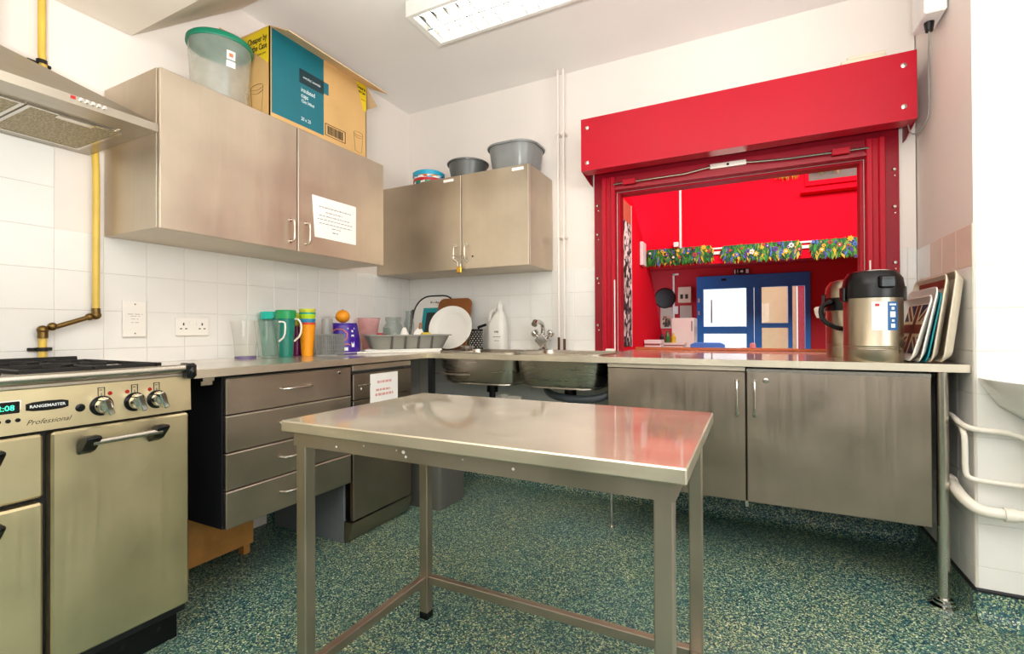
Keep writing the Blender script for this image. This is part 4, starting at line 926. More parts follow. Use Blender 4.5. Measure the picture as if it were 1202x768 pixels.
def in_rack(x, y, z=0): return rm @ Matrix.Translation((x, y, zr + .007 + z))
# pink colander funnel
PF = thing('pink_bowl', 'translucent pink plastic bowl standing behind the left end of the dish rack', 'bowl', tuple(in_rack(-.2, .225, -.028).translation))
g = G(in_rack(-.2, .225, -.028)); g.lathe([(0, .001), (.036, 0), (.04, .02), (.054, .10), (.072, .212), (.076, .214)], (0, 0, 0), 28); part('bowl_body', g, M['pink'], PF)
g = G(in_rack(-.075, .035)); g.lathe([(0, 0), (.056, 0), (.062, .01), (.062, .12), (.044, .15), (.044, .162), (.049, .163), (.049, .187), (.045, .187)], (0, 0, 0), 28); solo('glass_jar', g, M['glass'], 'empty wide clear glass jar standing in the dish rack', 'jar')
g = G(in_rack(.035, .09)); g.lathe([(0, 0), (.03, 0), (.032, .005), (.032, .15), (.022, .185), (.02, .22), (.0225, .222), (.0225, .23), (.018, .23)], (0, 0, 0), 24); solo('glass_bottle', g, M['glass'], 'slim clear glass bottle standing behind the jar in the dish rack', 'bottle')
g = G(in_rack(-.02, -.045)); g.lathe([(0, .0), (.045, 0), (.04, .05), (.014, .112), (.008, .122), (0, .122)], (0, 0, 0), 20); solo('funnel', g, M['white'], 'upturned white plastic funnel in front of the glass jar', 'funnel')
g = G(in_rack(-.13, -.075)); g.lathe([(0, 0), (.02, 0), (.022, .12)], (0, 0, 0), 20); solo('small_beaker', g, M['glass'], 'small clear beaker standing at the front of the dish rack', 'glass')
for x, y, lab in ((-.17, -.055, 'small red tub beside the pink bowl in the dish rack'), (-.155, -.01, 'small red tub next to the small beaker in the dish rack')):
    g = G(in_rack(x, y)); g.lathe([(0, 0), (.015, 0), (.015, .088), (0, .09)], (0, 0, 0), 16); solo('small_red_tub', g, M['lidred'], lab, 'tub')
SPT = thing('spatula', 'white wide-bladed plastic scraper standing in the right end of the rack', 'scraper', tuple(in_rack(.13, -.02).translation))
g = G(in_rack(.05, -.05) @ Matrix.Rotation(math.radians(12), 4, 'Y')); g.prism([(-.035, 0, 0), (.035, 0, 0), (.032, 0, .09), (.012, 0, .12), (-.012, 0, .12), (-.03, 0, .09)], (0, .004, 0)); part('blade', g, M['white'], SPT)
g = G(in_rack(.05, -.05) @ Matrix.Rotation(math.radians(12), 4, 'Y')); g.box((-.009, -.004, .115), (.009, .008, .155), .003); part('handle', g, M['brown'], SPT)
g = G(in_rack(.11, -.055)); g.box((-.03, -.02, .0), (.03, .02, .092), .008, 2); solo('sponge', g, M['sponge'], 'yellow sponge poking up at the right end of the rack', 'sponge')

# trays and plate leaning in the corner
def lean(x, y, z, tilt, yaw=0):   # local x across, y up the board, z out of its face; faces -y
    return Matrix.Translation((x, y, z)) @ Matrix.Rotation(yaw, 4, 'Z') @ Matrix.Rotation(PI / 2 - tilt, 4, 'X')
def arch(w0, h, r, n=8):
    P = [(-w0 / 2, 0), (w0 / 2, 0)]
    for k in range(n + 1): a = PI / 2 * k / n; P.append((w0 / 2 - r + r * math.cos(a), h - r + r * math.sin(a)))
    for k in range(n + 1): a = PI / 2 + PI / 2 * k / n; P.append((-w0 / 2 + r + r * math.cos(a), h - r + r * math.sin(a)))
    return P
WT = thing('serving_tray', 'white tray with black rim and teal inner frame leaning in the corner behind the rack', 'tray', (.32, -.09, ZC))
m = lean(.275, -.115, ZC + .002, math.radians(13))
g = G(m); g.prism([(x, y, 0) for x, y in arch(.37, .39, .13)], (0, 0, .006)); part('tray_base', g, M['whitetray'], WT)
g = G(m); P = [(x, y + .004 if y < .01 else y, .008) for x, y in arch(.37, .39, .13)]; g.tube(P, .0055, 8, closed=True); part('rim', g, M['black'], WT, 'black rim')
g = G(m); g.prism([(-.10, .02, .006), (.135, .02, .006), (.135, .30, .006), (-.10, .30, .006)], (0, 0, .002)); part('teal_frame', g, M['tealtray'], WT)
g = G(m); g.prism([(-.065, .02, .008), (.12, .02, .008), (.12, .265, .008), (-.065, .265, .008)], (0, 0, .0015)); part('dark_panel', g, M['slate'], WT)
g = G(m)
for k in range(7): g.box((-.045 + k * .015, .335 + .003 * math.sin(k), .0062), (-.036 + k * .015, .345 + .004 * math.cos(k * 2), .0068))
o = part('small_lettering', g, M['ink'], WT); o['kind'] = 'stuff'
g = G(lean(.10, -.04, ZC + .002, math.radians(8))); g.prism([(x, y, 0) for x, y in arch(.16, .29, .02, 3)], (0, 0, .008)); solo('green_board', g, M['greenboard'], 'narrow dark green board leaning at the left behind the white tray', 'board')
g = G(lean(.475, -.165, ZC + .002, math.radians(14), math.radians(0))); g.prism([(x, y, 0) for x, y in arch(.275, .362, .045)], (0, 0, .012), .002); solo('brown_board', g, M['brown'], 'brown rounded board leaning behind the round white plate', 'board')
pm = Matrix.Translation((.515, -.232, ZC + .003)) @ Matrix.Rotation(math.radians(14), 4, 'Z') @ Matrix.Rotation(PI / 2 - math.radians(18), 4, 'X') @ Matrix.Translation((0, .152, 0))
g = G(pm); g.lathe([(0, 0), (.095, 0), (.104, .004), (.145, .016), (.153, .018), (.153, .021), (.143, .02), (.102, .0085), (.094, .005), (0, .005)], (0, 0, 0), 48); solo('round_plate', g, M['whitetray'], 'big round white plate propped up against the brown board', 'plate')
KC = thing('cutlery_holder', 'perforated steel utensil holder right behind the round white plate', 'holder', (.735, -.2, ZC))
kx, ky = .645, -.09
g = G(); g.lathe([(0, 0), (.046, 0), (.046, .14), (.044, .14), (.044, .003), (0, .003)], (kx, ky, ZC), 28); part('holder_body', g, M['iron'], KC)
g = G()
for j in range(8):
    for k in range(14):
        a = 2 * PI * (k + .5 * (j % 2)) / 14 ; g.ball((kx + .0458 * math.cos(a), ky + .0458 * math.sin(a), ZC + .018 + j * .0145), .0042, (1, 1, 1), 6, 4)
o = part('perforations', g, M['satin'], KC); o['kind'] = 'stuff'
g = G(); g.cyl((kx, ky, ZC + .005), (kx + .02, ky + .0, ZC + .16), .007, 8); g.cyl((kx + .016, ky, ZC + .152), (kx + .085, ky - .02, ZC + .168), .009, 10); solo('ladle', g, M['iron'], 'dark handled utensil leaning out of the perforated holder', 'utensil')
g = G(); g.lathe([(0, 0), (.038, 0), (.04, .004), (.04, .03), (.036, .033), (0, .033)], (.70, -.30, ZC), 24); solo('small_dish', g, M['satin'], 'small shiny steel dish beside the left sink and holder', 'dish')
g = G(); g.ball((.655, -.25, ZC + .017), .016, (1.6, 1, 1)); solo('scrubber', g, M['card_in'], 'small tan dish scrubber lying beside the round plate', 'scrubber')
WB = thing('detergent_bottle', 'white plastic handled bottle standing behind the left sink', 'bottle', (.79, -.07, ZC))
bm_ = Matrix.Translation((.80, -.07, ZC)); k2 = lambda a, b, z, dx=0: [(x + dx, y, z) for x, y in rrect(a, b, min(a, b) * .42, 5)]
g = G(bm_); loft(g, [k2(.125, .085, 0), k2(.135, .09, .01), k2(.135, .09, .15), k2(.125, .085, .18), k2(.085, .065, .225, .012), k2(.05, .05, .255, .018), k2(.036, .036, .262, .018), k2(.036, .036, .285, .018)]); part('bottle_body', g, M['white'], WB)
g = G(bm_); g.tube([(-.06, 0, .165), (-.062, 0, .22), (-.045, 0, .262), (-.01, 0, .27)], .011, 10, smooth=2); part('handle', g, M['white'], WB)
g = G(bm_); g.lathe([(0, .283), (.02, .283), (.02, .305), (.012, .31), (.008, .33), (0, .33)], (.018, 0, 0), 16); part('cap', g, M['white'], WB)
scribble(WB, lambda u, z: (u, -.1165, z), [(.80, .83, ZC + .115, .012), (.79, .845, ZC + .085, .005), (.80, .835, ZC + .06, .004)], M['ink_grey'])

# ------------------------------------------------------------------ vacuum flasks and trays at the right end
def airpot(name, label, x, y, r, h, rot, lab, lidm='black'):
    A = thing(name, label, 'vacuum flask', (x, y, ZC)); m = Matrix.Translation((x, y, ZC)) @ Matrix.Rotation(rot, 4, 'Z'); zt = h - .095
    g = G(m); g.lathe([(0, .001), (r * .97, 0), (r, .006), (r, .048), (r + .0015, .050), (r, .053), (r + .0015, .056), (r, .059), (r + .0015, .064), (r, .067), (r, zt), (0, zt)], (0, 0, 0), 48); part('flask_body', g, M['flask'], A)
    g = G(m); g.lathe([(r + .001, zt - .018), (r + .004, zt - .015), (r + .004, zt + .03), (r, zt + .06), (r * .82, zt + .087), (r * .5, zt + .095), (0, zt + .095)], (0, 0, 0), 40); lid = part('lid', g, M[lidm], A)
    if lidm != 'black': g = G(m); g.lathe([(r + .001, zt - .05), (r + .005, zt - .048), (r + .005, zt + .01), (r + .001, zt + .012)], (0, 0, 0), 40); part('collar', g, M['black'], A)
    g = G(m); g.tube([(-r * .6, -r * .45, zt + .081), (-r * .3, -r * .62, zt + .09), (r * .3, -r * .62, zt + .09), (r * .6, -r * .45, zt + .081)], .004, 8, smooth=1); part('trim_line', g, M['satin'], lid)
    g = G(m); g.box((-.022, -r - .022, zt + .018), (.03, -r * .7, zt + .065), .006, 2); part('pour_button', g, M['black'], lid)
    g = G(m); g.box((-.018, -r - .0225, zt + .022), (.026, -r - .0215, zt + .050), .001); part('button_face', g, M['slate'], lid)
    for s in (-1, 1):
        g = G(m); g.box((s * (r + .001), -.018, zt - .03), (s * (r + .014), .018, zt + .03), .004); part('handle_hinge', g, M['black'], A)
    return A, m
A1, m1 = airpot('vacuum_flask', 'steel airpot with black lid and white and blue label, at the right end', 2.766, -.525, .098, .365, math.radians(12), True)
r = .098
def curved(m, r, a0, a1, z0, z1, name, mat, parent, off=.0006):
    g = G(m); t = bmesh.new(); n = 8; rows = [[t.verts.new(((r + off) * math.sin(a0 + (a1 - a0) * k / n), -(r + off) * math.cos(a0 + (a1 - a0) * k / n), z)) for k in range(n + 1)] for z in (z0, z1)]
    for k in range(n): t.faces.new((rows[0][k], rows[0][k + 1], rows[1][k + 1], rows[1][k]))
    g._merge(t); return part(name, g, mat, parent)
curved(m1, r, -.42, .10, .125, .235, 'label', M['paper'], A1); curved(m1, r, .10, .50, .125, .235, 'blue_label', M['label_blue'], A1)
curved(m1, r, .19, .40, .175, .197, 'label_mark', M['ink_white'], A1, .0012); curved(m1, r, .24, .36, .204, .214, 'label_mark', M['ink_white'], A1, .0012); curved(m1, r, .25, .36, .158, .166, 'label_mark', M['ink_white'], A1, .0012); curved(m1, r, .22, .38, .135, .150, 'label_mark', M['ink_white'], A1, .0012); curved(m1, r, .17, .43, .221, .227, 'label_mark', M['ink_white'], A1, .0012)
curved(m1, r, -.31, -.17, .218, .228, 'red_mark', M['lidred'], A1, .0012)
A2, m2 = airpot('vacuum_flask', 'plain steel airpot with a black carrying handle, standing behind the labelled one', 2.745, -.185, .098, .36, math.radians(175), False, 'flask')
g = G(); g.tube([(2.79 - .13, -.255, ZC + .255), (2.79 - .175, -.27, ZC + .235), (2.79 - .17, -.29, ZC + .17), (2.79 - .12, -.30, ZC + .135), (2.79 - .08, -.295, ZC + .13)], .011, 10, smooth=2); part('carry_handle', g, M['black'], A2)
g = G(); g.lathe([(0, 0), (.012, 0), (.02, .02), (.024, .045), (.015, .055), (0, .056)], (2.628, -.12, ZC + .185), 16); part('spout', g, M['white'], A2, 'white spout end')

def leanx(x, y, z, tilt):   # local x runs towards the wall corner, y up the tray, z out of its face (towards -x)
    return basis((0, -1, 0), (math.sin(tilt), 0, math.cos(tilt)), (-math.cos(tilt), 0, math.sin(tilt)), (x, y, z))
def tray(label, x, y1, wd, h, tilt, depth, mat, rr=.035, flip=1):
    T = thing('serving_tray', label, 'tray', (x, y1 - wd / 2 if 0 else y1, ZC)); m = leanx(x, y1, ZC + .002, math.radians(tilt))
    P = [(a + 0, b + h / 2) for a, b in rrect(wd, h, rr, 5)]; Q = [(a, b + h / 2) for a, b in rrect(wd - .05, h - .05, rr * .7, 5)]; Q2 = [(a, b + h / 2) for a, b in rrect(wd - .012, h - .012, rr * .9, 5)]
    g = G(m); d = depth; t = bmesh.new()
    rings = [[(a, b, -.003) for a, b in Q], [(a, b, d - .004) for a, b in P], [(a, b, d) for a, b in P], [(a, b, d) for a, b in Q2], [(a, b, .0) for a, b in Q]]
    R = [[t.verts.new(p) for p in r] for r in rings]
    for A, B in zip(R, R[1:]):
        for q in range(len(A)): t.faces.new((A[q], A[(q + 1) % len(A)], B[(q + 1) % len(A)], B[q]))
    t.faces.new(R[0][::-1]); t.faces.new(R[-1]); bmesh.ops.recalc_face_normals(t, faces=t.faces); g._merge(t); part('tray_body', g, M[mat], T)
    return T, m
yc = -.40
tray('tall beige tray, the one leaning nearest the tiled wall beside the flasks', 2.985, -.42, .40, .345, 7, .028, 'beige')
T2, mB = tray('beige tray with a brown inner top edge, second from the tiled wall', 2.945, -.41, .40, .335, 8.2, .018, 'beige')
g = G(mB); g.prism([(-.165, .285, .002), (.165, .285, .002), (.165, .318, .006), (-.165, .318, .006)], (0, 0, .0008)); part('brown_band', g, M['maroon'], T2)
tray('thin teal tray sandwiched between the beige and white trays', 2.922, -.42, .36, .27, 10, .007, 'tealtray')
tray('plain white tray leaning in front of the teal tray', 2.908, -.42, .37, .29, 11, .014, 'whitetray')
T5, mU = tray('cream-rimmed tray printed with a navy, brown and cream flag, nearest the flask', 2.885, -.42, .36, .262, 15, .018, 'whitetray')
hw, hh = .15, .20
def flag(pts, mat, z): g = G(mU); g.prism([(a, b + .131, z) for a, b in pts], (0, 0, .0006)); part('flag_print', g, M[mat], T5)
flag([(-hw, -.1), (hw, -.1), (hw, .1), (-hw, .1)], 'navy', .0005)
for s in (-1, 1): flag([(-hw, -s * .1), (-hw + .035, -s * .1), (hw, s * .075), (hw, s * .1), (hw - .035, s * .1), (-hw, -s * .075)], 'cream', .0009); flag([(-hw, -s * .1), (-hw + .014, -s * .1), (hw, s * .09), (hw, s * .1), (hw - .014, s * .1), (-hw, -s * .09)], 'maroon', .0013)
flag([(-hw, -.032), (hw, -.032), (hw, .032), (-hw, .032)], 'cream', .0017); flag([(-.032, -.1), (.032, -.1), (.032, .1), (-.032, .1)], 'cream', .0017)
flag([(-hw, -.019), (hw, -.019), (hw, .019), (-hw, .019)], 'maroon', .0021); flag([(-.019, -.1), (.019, -.1), (.019, .1), (-.019, .1)], 'maroon', .0021)

# ------------------------------------------------------------------ wash basin and its pipes on the right
BS = thing('wash_basin', 'white porcelain wash basin on the tiled wall at the right edge', 'wash basin', (3.29, YN - .2, .7))
bc = (3.315, YN - .004); 
def half(a, b, z, n=24, off=0): return [(bc[0] + a * math.cos(PI + PI * k / n), bc[1] - off + b * math.sin(PI + PI * k / n) , z) for k in range(n + 1)]
rings = [half(.07, .09, .69), half(.15, .20, .715), half(.22, .30, .765), half(.262, .375, .835), half(.268, .385, .855), half(.262, .378, .858), half(.225, .27, .85, off=.065), half(.18, .215, .79, off=.075), half(.09, .12, .755, off=.09)]
g = G(); t = bmesh.new(); R = [[t.verts.new(p) for p in r] for r in rings]
for A, B in zip(R, R[1:]):
    for q in range(len(A)): t.faces.new((A[q], A[(q + 1) % len(A)], B[(q + 1) % len(A)], B[q]))
t.faces.new(R[0]); t.faces.new(R[-1]); bmesh.ops.recalc_face_normals(t, faces=t.faces); g._merge(t); part('bowl', g, M['porcelain'], BS)
g = G(); g.box((3.07, YN - .05, .80), (3.56, YN - .003, .8575), .006); part('back_ledge', g, M['porcelain'], BS)
g = G(); g.cyl((3.22, YN - .12, .44), (3.22, YN - .12, .70), .02, 14); g.cyl((3.22, YN - .12, .60), (3.22, YN - .12, .66), .03, 14); part('trap', g, M['pvc'], BS)
yp = YN - .04
WP1 = thing('waste_pipe', 'thick white waste pipe curving from under the worktop along the tiled wall', 'pipe', (3.05, yp, .39))
g = G(); g.tube([(3.0, -.42, .45), (3.0, -.56, .448), (2.995, -.66, .43), (3.02, yp - .03, .405), (3.08, yp - .035, .403), (3.22, yp - .035, .405), (3.24, yp - .05, .41)], .019, 14, smooth=2); part('pipe', g, M['pvc'], WP1)
g = G(); g.cyl((3.0, -.50, .449), (3.0, -.53, .449), .026, 16); part('collar', g, M['pvc'], WP1); g = G(); g.cyl((3.085, yp - .035, .403), (3.115, yp - .035, .403), .0235, 16); part('collar', g, M['pvc'], WP1)
g = G(); g.tube([(3.005, -.42, .705), (3.005, -.55, .70), (3.0, -.65, .685), (3.03, yp + .005, .675), (3.10, yp, .675), (3.155, yp, .66), (3.17, yp, .62), (3.17, yp, .45)], .010, 12, smooth=2); solo('water_pipe', g, M['pvc'], 'upper slim white water pipe curving down beside the wash basin trap', 'pipe')
g = G(); g.tube([(3.02, -.42, .675), (3.015, -.58, .675), (3.0, -.668, .66), (3.0, -.674, .62), (3.0, -.674, .53), (3.005, -.678, .508), (3.03, yp + .004, .5), (3.14, yp + .004, .495), (3.3, yp + .004, .49)], .009, 12, smooth=1); solo('water_pipe', g, M['pvc'], 'lower slim white water pipe with a square drop along the tiled wall', 'pipe')

# ------------------------------------------------------------------ ceiling light
CL = thing('ceiling_light', 'twin-tube fluorescent ceiling light with a bright louvre', 'ceiling light', (1.42, -.87, 2.6))
lx0, lx1, ly0, ly1 = .79, 2.05, -1.005, -.725
g = G()
for a, b in (((lx0, ly0, 2.605), (lx1, ly0 + .02, 2.684)), ((lx0, ly1 - .02, 2.605), (lx1, ly1, 2.684)), ((lx0, ly0 + .02, 2.605), (lx0 + .03, ly1 - .02, 2.684)), ((lx1 - .03, ly0 + .02, 2.605), (lx1, ly1 - .02, 2.684)), ((lx0 + .03, ly0 + .02, 2.678), (lx1 - .03, ly1 - .02, 2.684))): g.box(a, b)
part('housing', g, M['frame_white'], CL)
for y in (-.93, -.80):
    g = G(); g.cyl((lx0 + .04, y, 2.645), (lx1 - .04, y, 2.645), .013, 14); part('tube', g, M['tube'], CL)
g = G(); g.box((lx0 + .03, -.869, 2.607), (lx1 - .03, -.861, 2.66)); part('louvre_spine', g, M['chrome'], CL)
for k in range(17):
    x = lx0 + .06 + k * .0705
    for ya, yb in ((ly0 + .02, -.869), (-.861, ly1 - .02)):
        g = G(); g.prism([(x - .002, ya, 2.607), (x + .002, ya, 2.607), (x + .010, ya, 2.642), (x - .010, ya, 2.642)], (0, yb - ya, 0)); part('louvre_blade', g, M['chrome'], CL)

# ------------------------------------------------------------------ the hall seen through the hatch
HY = 7.3
g = G(); g.box((-.2, .09, -.06), (7.2, HY + .1, 0)); struct('floor', g, plain('hall_floor', '8a5a44', .4))
g = G(); HP = [(.09, 0), (7.3, 0), (6.765, .943), (5.365, 2.285), (4.119, 3.025), (2.75, 3.8), (.09, 3.8)]
g.prism([(.75, a, b) for a, b in HP], (-.1, 0, 0)); struct('wall_hall', g, M['hall_red'])
g = G(); g.box((7.0, .09, 0), (7.1, HY, 3.8)); struct('wall_far', g, M['hall_red'])
g = G(); g.box((.1, 5.30, 2.07), (7.0, 5.4, 3.8)); struct('trim_10', g, M['hall_red'])
g = G(); g.box((-.2, .09, 3.8), (7.1, 5.4, 3.9)); struct('ceiling', g, M['hall_red'])
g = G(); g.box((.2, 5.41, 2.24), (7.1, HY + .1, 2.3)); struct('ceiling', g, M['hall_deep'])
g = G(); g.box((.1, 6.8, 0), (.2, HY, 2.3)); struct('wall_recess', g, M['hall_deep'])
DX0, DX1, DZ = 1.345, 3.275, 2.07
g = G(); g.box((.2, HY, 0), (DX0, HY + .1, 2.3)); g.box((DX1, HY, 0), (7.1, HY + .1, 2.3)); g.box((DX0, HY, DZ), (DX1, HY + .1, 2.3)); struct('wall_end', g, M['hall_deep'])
g = G(); g.box((-.1, .0805, 0), (OX0, .09, 3.8)); g.box((OX1, .0805, 0), (7.1, .09, 3.8)); g.box((OX0, .0805, OZ1), (OX1, .09, 3.8)); g.box((OX0, .0805, 0), (OX1, .09, OZ0)); struct('wall_front', g, M['hall_red'])
dr = bpy.data.objects.new('door_1', None); COL.objects.link(dr); dr['kind'] = 'structure'
def dpart(nm, mat, *boxes):
    g = G()
    for a, b in boxes: g.box(a, b, .006)
    o = bpy.data.objects.new(nm, g.mesh(nm, mat)); COL.objects.link(o); o.parent = dr; return o
fy0, fy1 = HY - .06, HY + .06
dpart('header', M['blue'], ((DX0, fy0, 1.82), (DX1, fy1, DZ)))
dpart('stile', M['blue'], ((DX0, fy0, 0), (DX0 + .12, fy1, 1.82))); dpart('stile', M['blue'], ((2.23, fy0, 0), (2.36, fy1, 1.82))); dpart('stile', M['blue'], ((2.365, fy0, 0), (2.49, fy1, 1.82)))
dpart('stile', M['blue'], ((2.92, fy0, 0), (2.99, fy1, 1.82))); dpart('stile', M['blue'], ((3.19, fy0, 0), (DX1, fy1, 1.82)))
dpart('rail', M['blue'], ((DX0 + .12, fy0, .94), (2.23, fy1, 1.08))); dpart('rail', M['blue'], ((2.49, fy0, 1.05), (2.92, fy1, 1.14)))
for x0, x1 in ((DX0 + .12, 2.23), (2.49, 2.92), (2.99, 3.19)):
    dpart('rail', M['blue'], ((x0, fy0, 0), (x1, fy1, .2)))
for x0, x1, z0, z1 in ((DX0 + .12, 2.23, .2, .94), (DX0 + .12, 2.23, 1.08, 1.82), (2.49, 2.92, .2, 1.05), (2.49, 2.92, 1.14, 1.82), (2.99, 3.19, .2, 1.82)):
    g = G(); g.box((x0, HY - .004, z0), (x1, HY + .004, z1)); o = bpy.data.objects.new('pane', g.mesh('pane', M['pane'])); COL.objects.link(o); o.parent = dr
g = G(); g.cyl((1.62, fy0 - .05, 1.15), (1.62, fy0 - .05, 1.60), .014, 10); g.cyl((1.62, fy0 - .05, 1.2), (1.62, HY, 1.2), .01, 8); g.cyl((1.62, fy0 - .05, 1.55), (1.62, HY, 1.55), .01, 8); o = bpy.data.objects.new('pull_handle', g.mesh('pull_handle', M['satin'])); COL.objects.link(o); o.parent = dr
g = G(); g.box((1.80, fy0 - .02, 1.97), (1.88, fy0, 2.01), .006); o = bpy.data.objects.new('door_sensor', g.mesh('door_sensor', M['black'])); COL.objects.link(o); o.parent = dr
for z in (1.35, 1.6):
    g = G(); g.box((1.37, fy0 - .006, z - .04), (1.40, fy0, z + .04)); o = bpy.data.objects.new('door_plate', g.mesh('door_plate', M['beige'])); COL.objects.link(o); o.parent = dr
# porch outside the doors
g = G(); g.box((-3, HY + .1, -.06), (8, 16, -.005)); struct('ground', g, M['ground'])
g = G(); g.box((2.44, HY + 2.5, 0), (3.24, HY + 2.56, 2.6)); struct('wall_porch', g, M['tanwall'])
g = G(); g.box((3.25, HY + 2.3, 0), (4.4, HY + 2.36, 2.6)); struct('sidelight_red_reflection', g, M['hall_deep'])  # red slab added in place of the red reflection in the sidelight
g = G(); g.box((-2, 13, 0), (6, 13.2, 2.6)); struct('wall_outside', g, M['outwhite'])

BNR = thing('wall_banner', 'tall narrow black and white printed banner on the left hall wall', 'banner', (.76, 3.81, .79))
g = G(); g.box((.7505, 3.50, .79), (.756, 4.13, 2.55)); part('cloth', g, M['banner'], BNR); g = G(); g.box((.7505, 3.50, 2.55), (.756, 4.13, 2.83)); part('heading', g, M['banner_red'], BNR, 'reddish top section')
g = G()
for y in (3.49, 4.13): g.box((.7505, y, .78), (.76, y + .012, 2.84))
part('white_edge', g, M['frame_white'], BNR)
g = G(); g.box((.7505, 4.75, 2.05), (.80, 5.0, 2.42), .004); solo('wall_box', g, M['spur'], 'white box on the left hall wall just left of the garlands', 'box')
# garlands: a backing strip with leaves and flowers
def garland(label, x0, x1, zt, zb, hang=1.0):
    Gd = thing('garland', label, 'garland', ((x0 + x1) / 2, 5.26, zb), 'leafy paper garlands along the hall beam')
    g = G(); g.box((x0, 5.285, (zt + zb) / 2 - .03), (x1, 5.298, zt - .01)); part('backing_strip', g, M['leafd'], Gd)
    rnd = random.Random(int(x0 * 100)); n = int((x1 - x0) * 620)
    for mat, fr in (('leafg', .32), ('leafl', .14), ('leafd', .36), ('fly', .06), ('flb', .06), ('flp', .06)):
        g = G()
        for _ in range(int(n * fr)):
            x = rnd.uniform(x0, x1); l = rnd.uniform(.08, .17); z = rnd.uniform(zb + l - .02, zt); y = 5.27 - rnd.uniform(0, .05); a = rnd.uniform(-.5, .5); w0 = rnd.uniform(.010, .022)
            dx, dz = math.sin(a), -math.cos(a)
            t = bmesh.new(); v = [t.verts.new(p) for p in ((x - w0 * .3, y, z), (x + dx * l * .5 - w0, y - .008, z + dz * l * .5), (x + dx * l, y, z + dz * l), (x + dx * l * .5 + w0, y - .012, z + dz * l * .5))]; t.faces.new(v); g._merge(t)
        o = part('leaves', g, M[mat], Gd); o['kind'] = 'stuff'
    nf = int((x1 - x0) * 17)
    for k in range(nf):
        x = x0 + (k + rnd.random()) * (x1 - x0) / nf; z = rnd.uniform(zb + .12, zt - .03); r = rnd.uniform(.018, .048); g = G(); P = []
        for q in range(14): rr = r * (1 if q % 2 else .6); P.append((x + rr * math.cos(q * PI / 7), 5.212, z + rr * math.sin(q * PI / 7)))
        g.prism(P, (0, .008, 0)); fl = part('flower', g, M[rnd.choice(('fly', 'flr', 'flp', 'flb', 'flr', 'flp', 'fly', 'flw'))], Gd)
        if r > .03:
            g = G(); g.ball((x, 5.21, z), r * .3, (1, .4, 1), 8, 6); part('flower_centre', g, M[rnd.choice(('fly', 'leafd', 'flw'))], fl)
garland('leafy flower garland at the left end of the hall beam', .77, 1.76, 2.37, 2.07); garland('leafy flower garland in the middle of the hall beam', 1.93, 2.955, 2.345, 2.05); garland('leafy flower garland at the right end of the hall beam', 3.115, 4.05, 2.33, 2.03)
for x0, x1, lab in ((1.76, 1.93, 'white cable trunking between left and middle garlands'), (2.955, 3.115, 'white cable trunking between middle and right garlands')):
    g = G(); g.box((x0 + .002, 5.27, 2.29), (x1 - .002, 5.299, 2.315)); g.box((x0 + .01, 5.27, 2.21), (x1 - .03, 5.299, 2.255)); solo('cable_trunking', g, M['frame_white'], lab, 'trunking')
# white trunking running up the sloping soffit
g = G(); g.box((1.28, 5.275, 2.33), (1.312, 5.299, 3.79)); solo('cable_trunking', g, M['frame_white'], 'tall white cable trunking rising above the left garland', 'trunking')
g = G(); g.box((1.20, 5.18, 2.365), (1.275, 5.24, 2.44), .004); solo('junction_box', g, M['frame_white'], 'small white junction box at the foot of the tall trunking', 'box')
# skylight in the slope at upper right
SL = thing('hall_window', 'grey window pane in a red frame high at the upper right of the hall', 'window', (3.7, 5.28, 3.0))
g = G(); g.box((3.08, 5.285, 3.18), (4.3, 5.292, 3.72)); part('pane', g, M['skygrey'], SL)
g = G(); g.box((3.03, 5.24, 3.11), (4.3, 5.299, 3.18), .004); part('frame', g, M['hall_red'], SL); g = G(); g.box((3.03, 5.24, 3.18), (3.08, 5.299, 3.72), .004); part('frame', g, M['hall_red'], SL)
g = G(); g.box((2.97, 5.12, 2.99), (4.3, 5.299, 3.03), .004); part('sill', g, M['hall_red'], SL)
for x0, x1, zt, lab in ((3.12, 3.45, 3.42, 'tinsel garland hanging over the grey hall window pane'), (2.66, 2.96, 3.40, 'thin tinsel garland at the hatch top left of the grey window')):
    rnd = random.Random(int(x0 * 10)); g = G()
    for _ in range(110):
        x = rnd.uniform(x0, x1); l = rnd.uniform(.06, .16); y = 5.22 - rnd.uniform(0, .04); z = zt - rnd.uniform(0, .05); t = bmesh.new(); v = [t.verts.new(p) for p in ((x - .008, y, z), (x + .008, y, z), (x + rnd.uniform(-.03, .03), y - .01, z - l))]; t.faces.new(v); g.mi = rnd.choice((0, 0, 1, 2)); g._merge(t)
    o = solo('tinsel', g, [M['leafg'], M['flp'], M['fly']] if x0 > 3 else [M['fly'], M['leafl'], M['flr']], lab, 'garland')
# wall things round the doors
EX = thing('exit_sign', 'small black exit sign with white pictograms above the blue doors', 'sign', (2.16, HY - .02, 2.09))
g = G(); g.box((2.01, HY - .03, 2.085), (2.30, HY - .001, 2.19), .003); part('panel', g, M['black'], EX)
g = G(); g.box((2.025, HY - .032, 2.10), (2.045, HY - .0295, 2.175)); part('white_bar', g, M['flw'], EX); g = G(); g.prism([(2.13, HY - .032, 2.12), (2.16, HY - .032, 2.12), (2.16, HY - .032, 2.105), (2.185, HY - .032, 2.137), (2.16, HY - .032, 2.17), (2.16, HY - .032, 2.155), (2.13, HY - .032, 2.155)], (0, .002, 0)); part('arrow', g, M['flw'], EX); g = G(); g.box((2.225, HY - .032, 2.10), (2.275, HY - .0295, 2.175)); part('door_pictogram', g, M['flw'], EX)
g = G(); g.box((2.08, HY - .032, 2.105), (2.09, HY - .0295, 2.15)); g.ball((2.085, HY - .031, 2.163), .009, (1, .3, 1), 8, 6); g.box((2.068, HY - .032, 2.13), (2.102, HY - .0295, 2.138)); part('running_figure', g, M['flw'], EX)
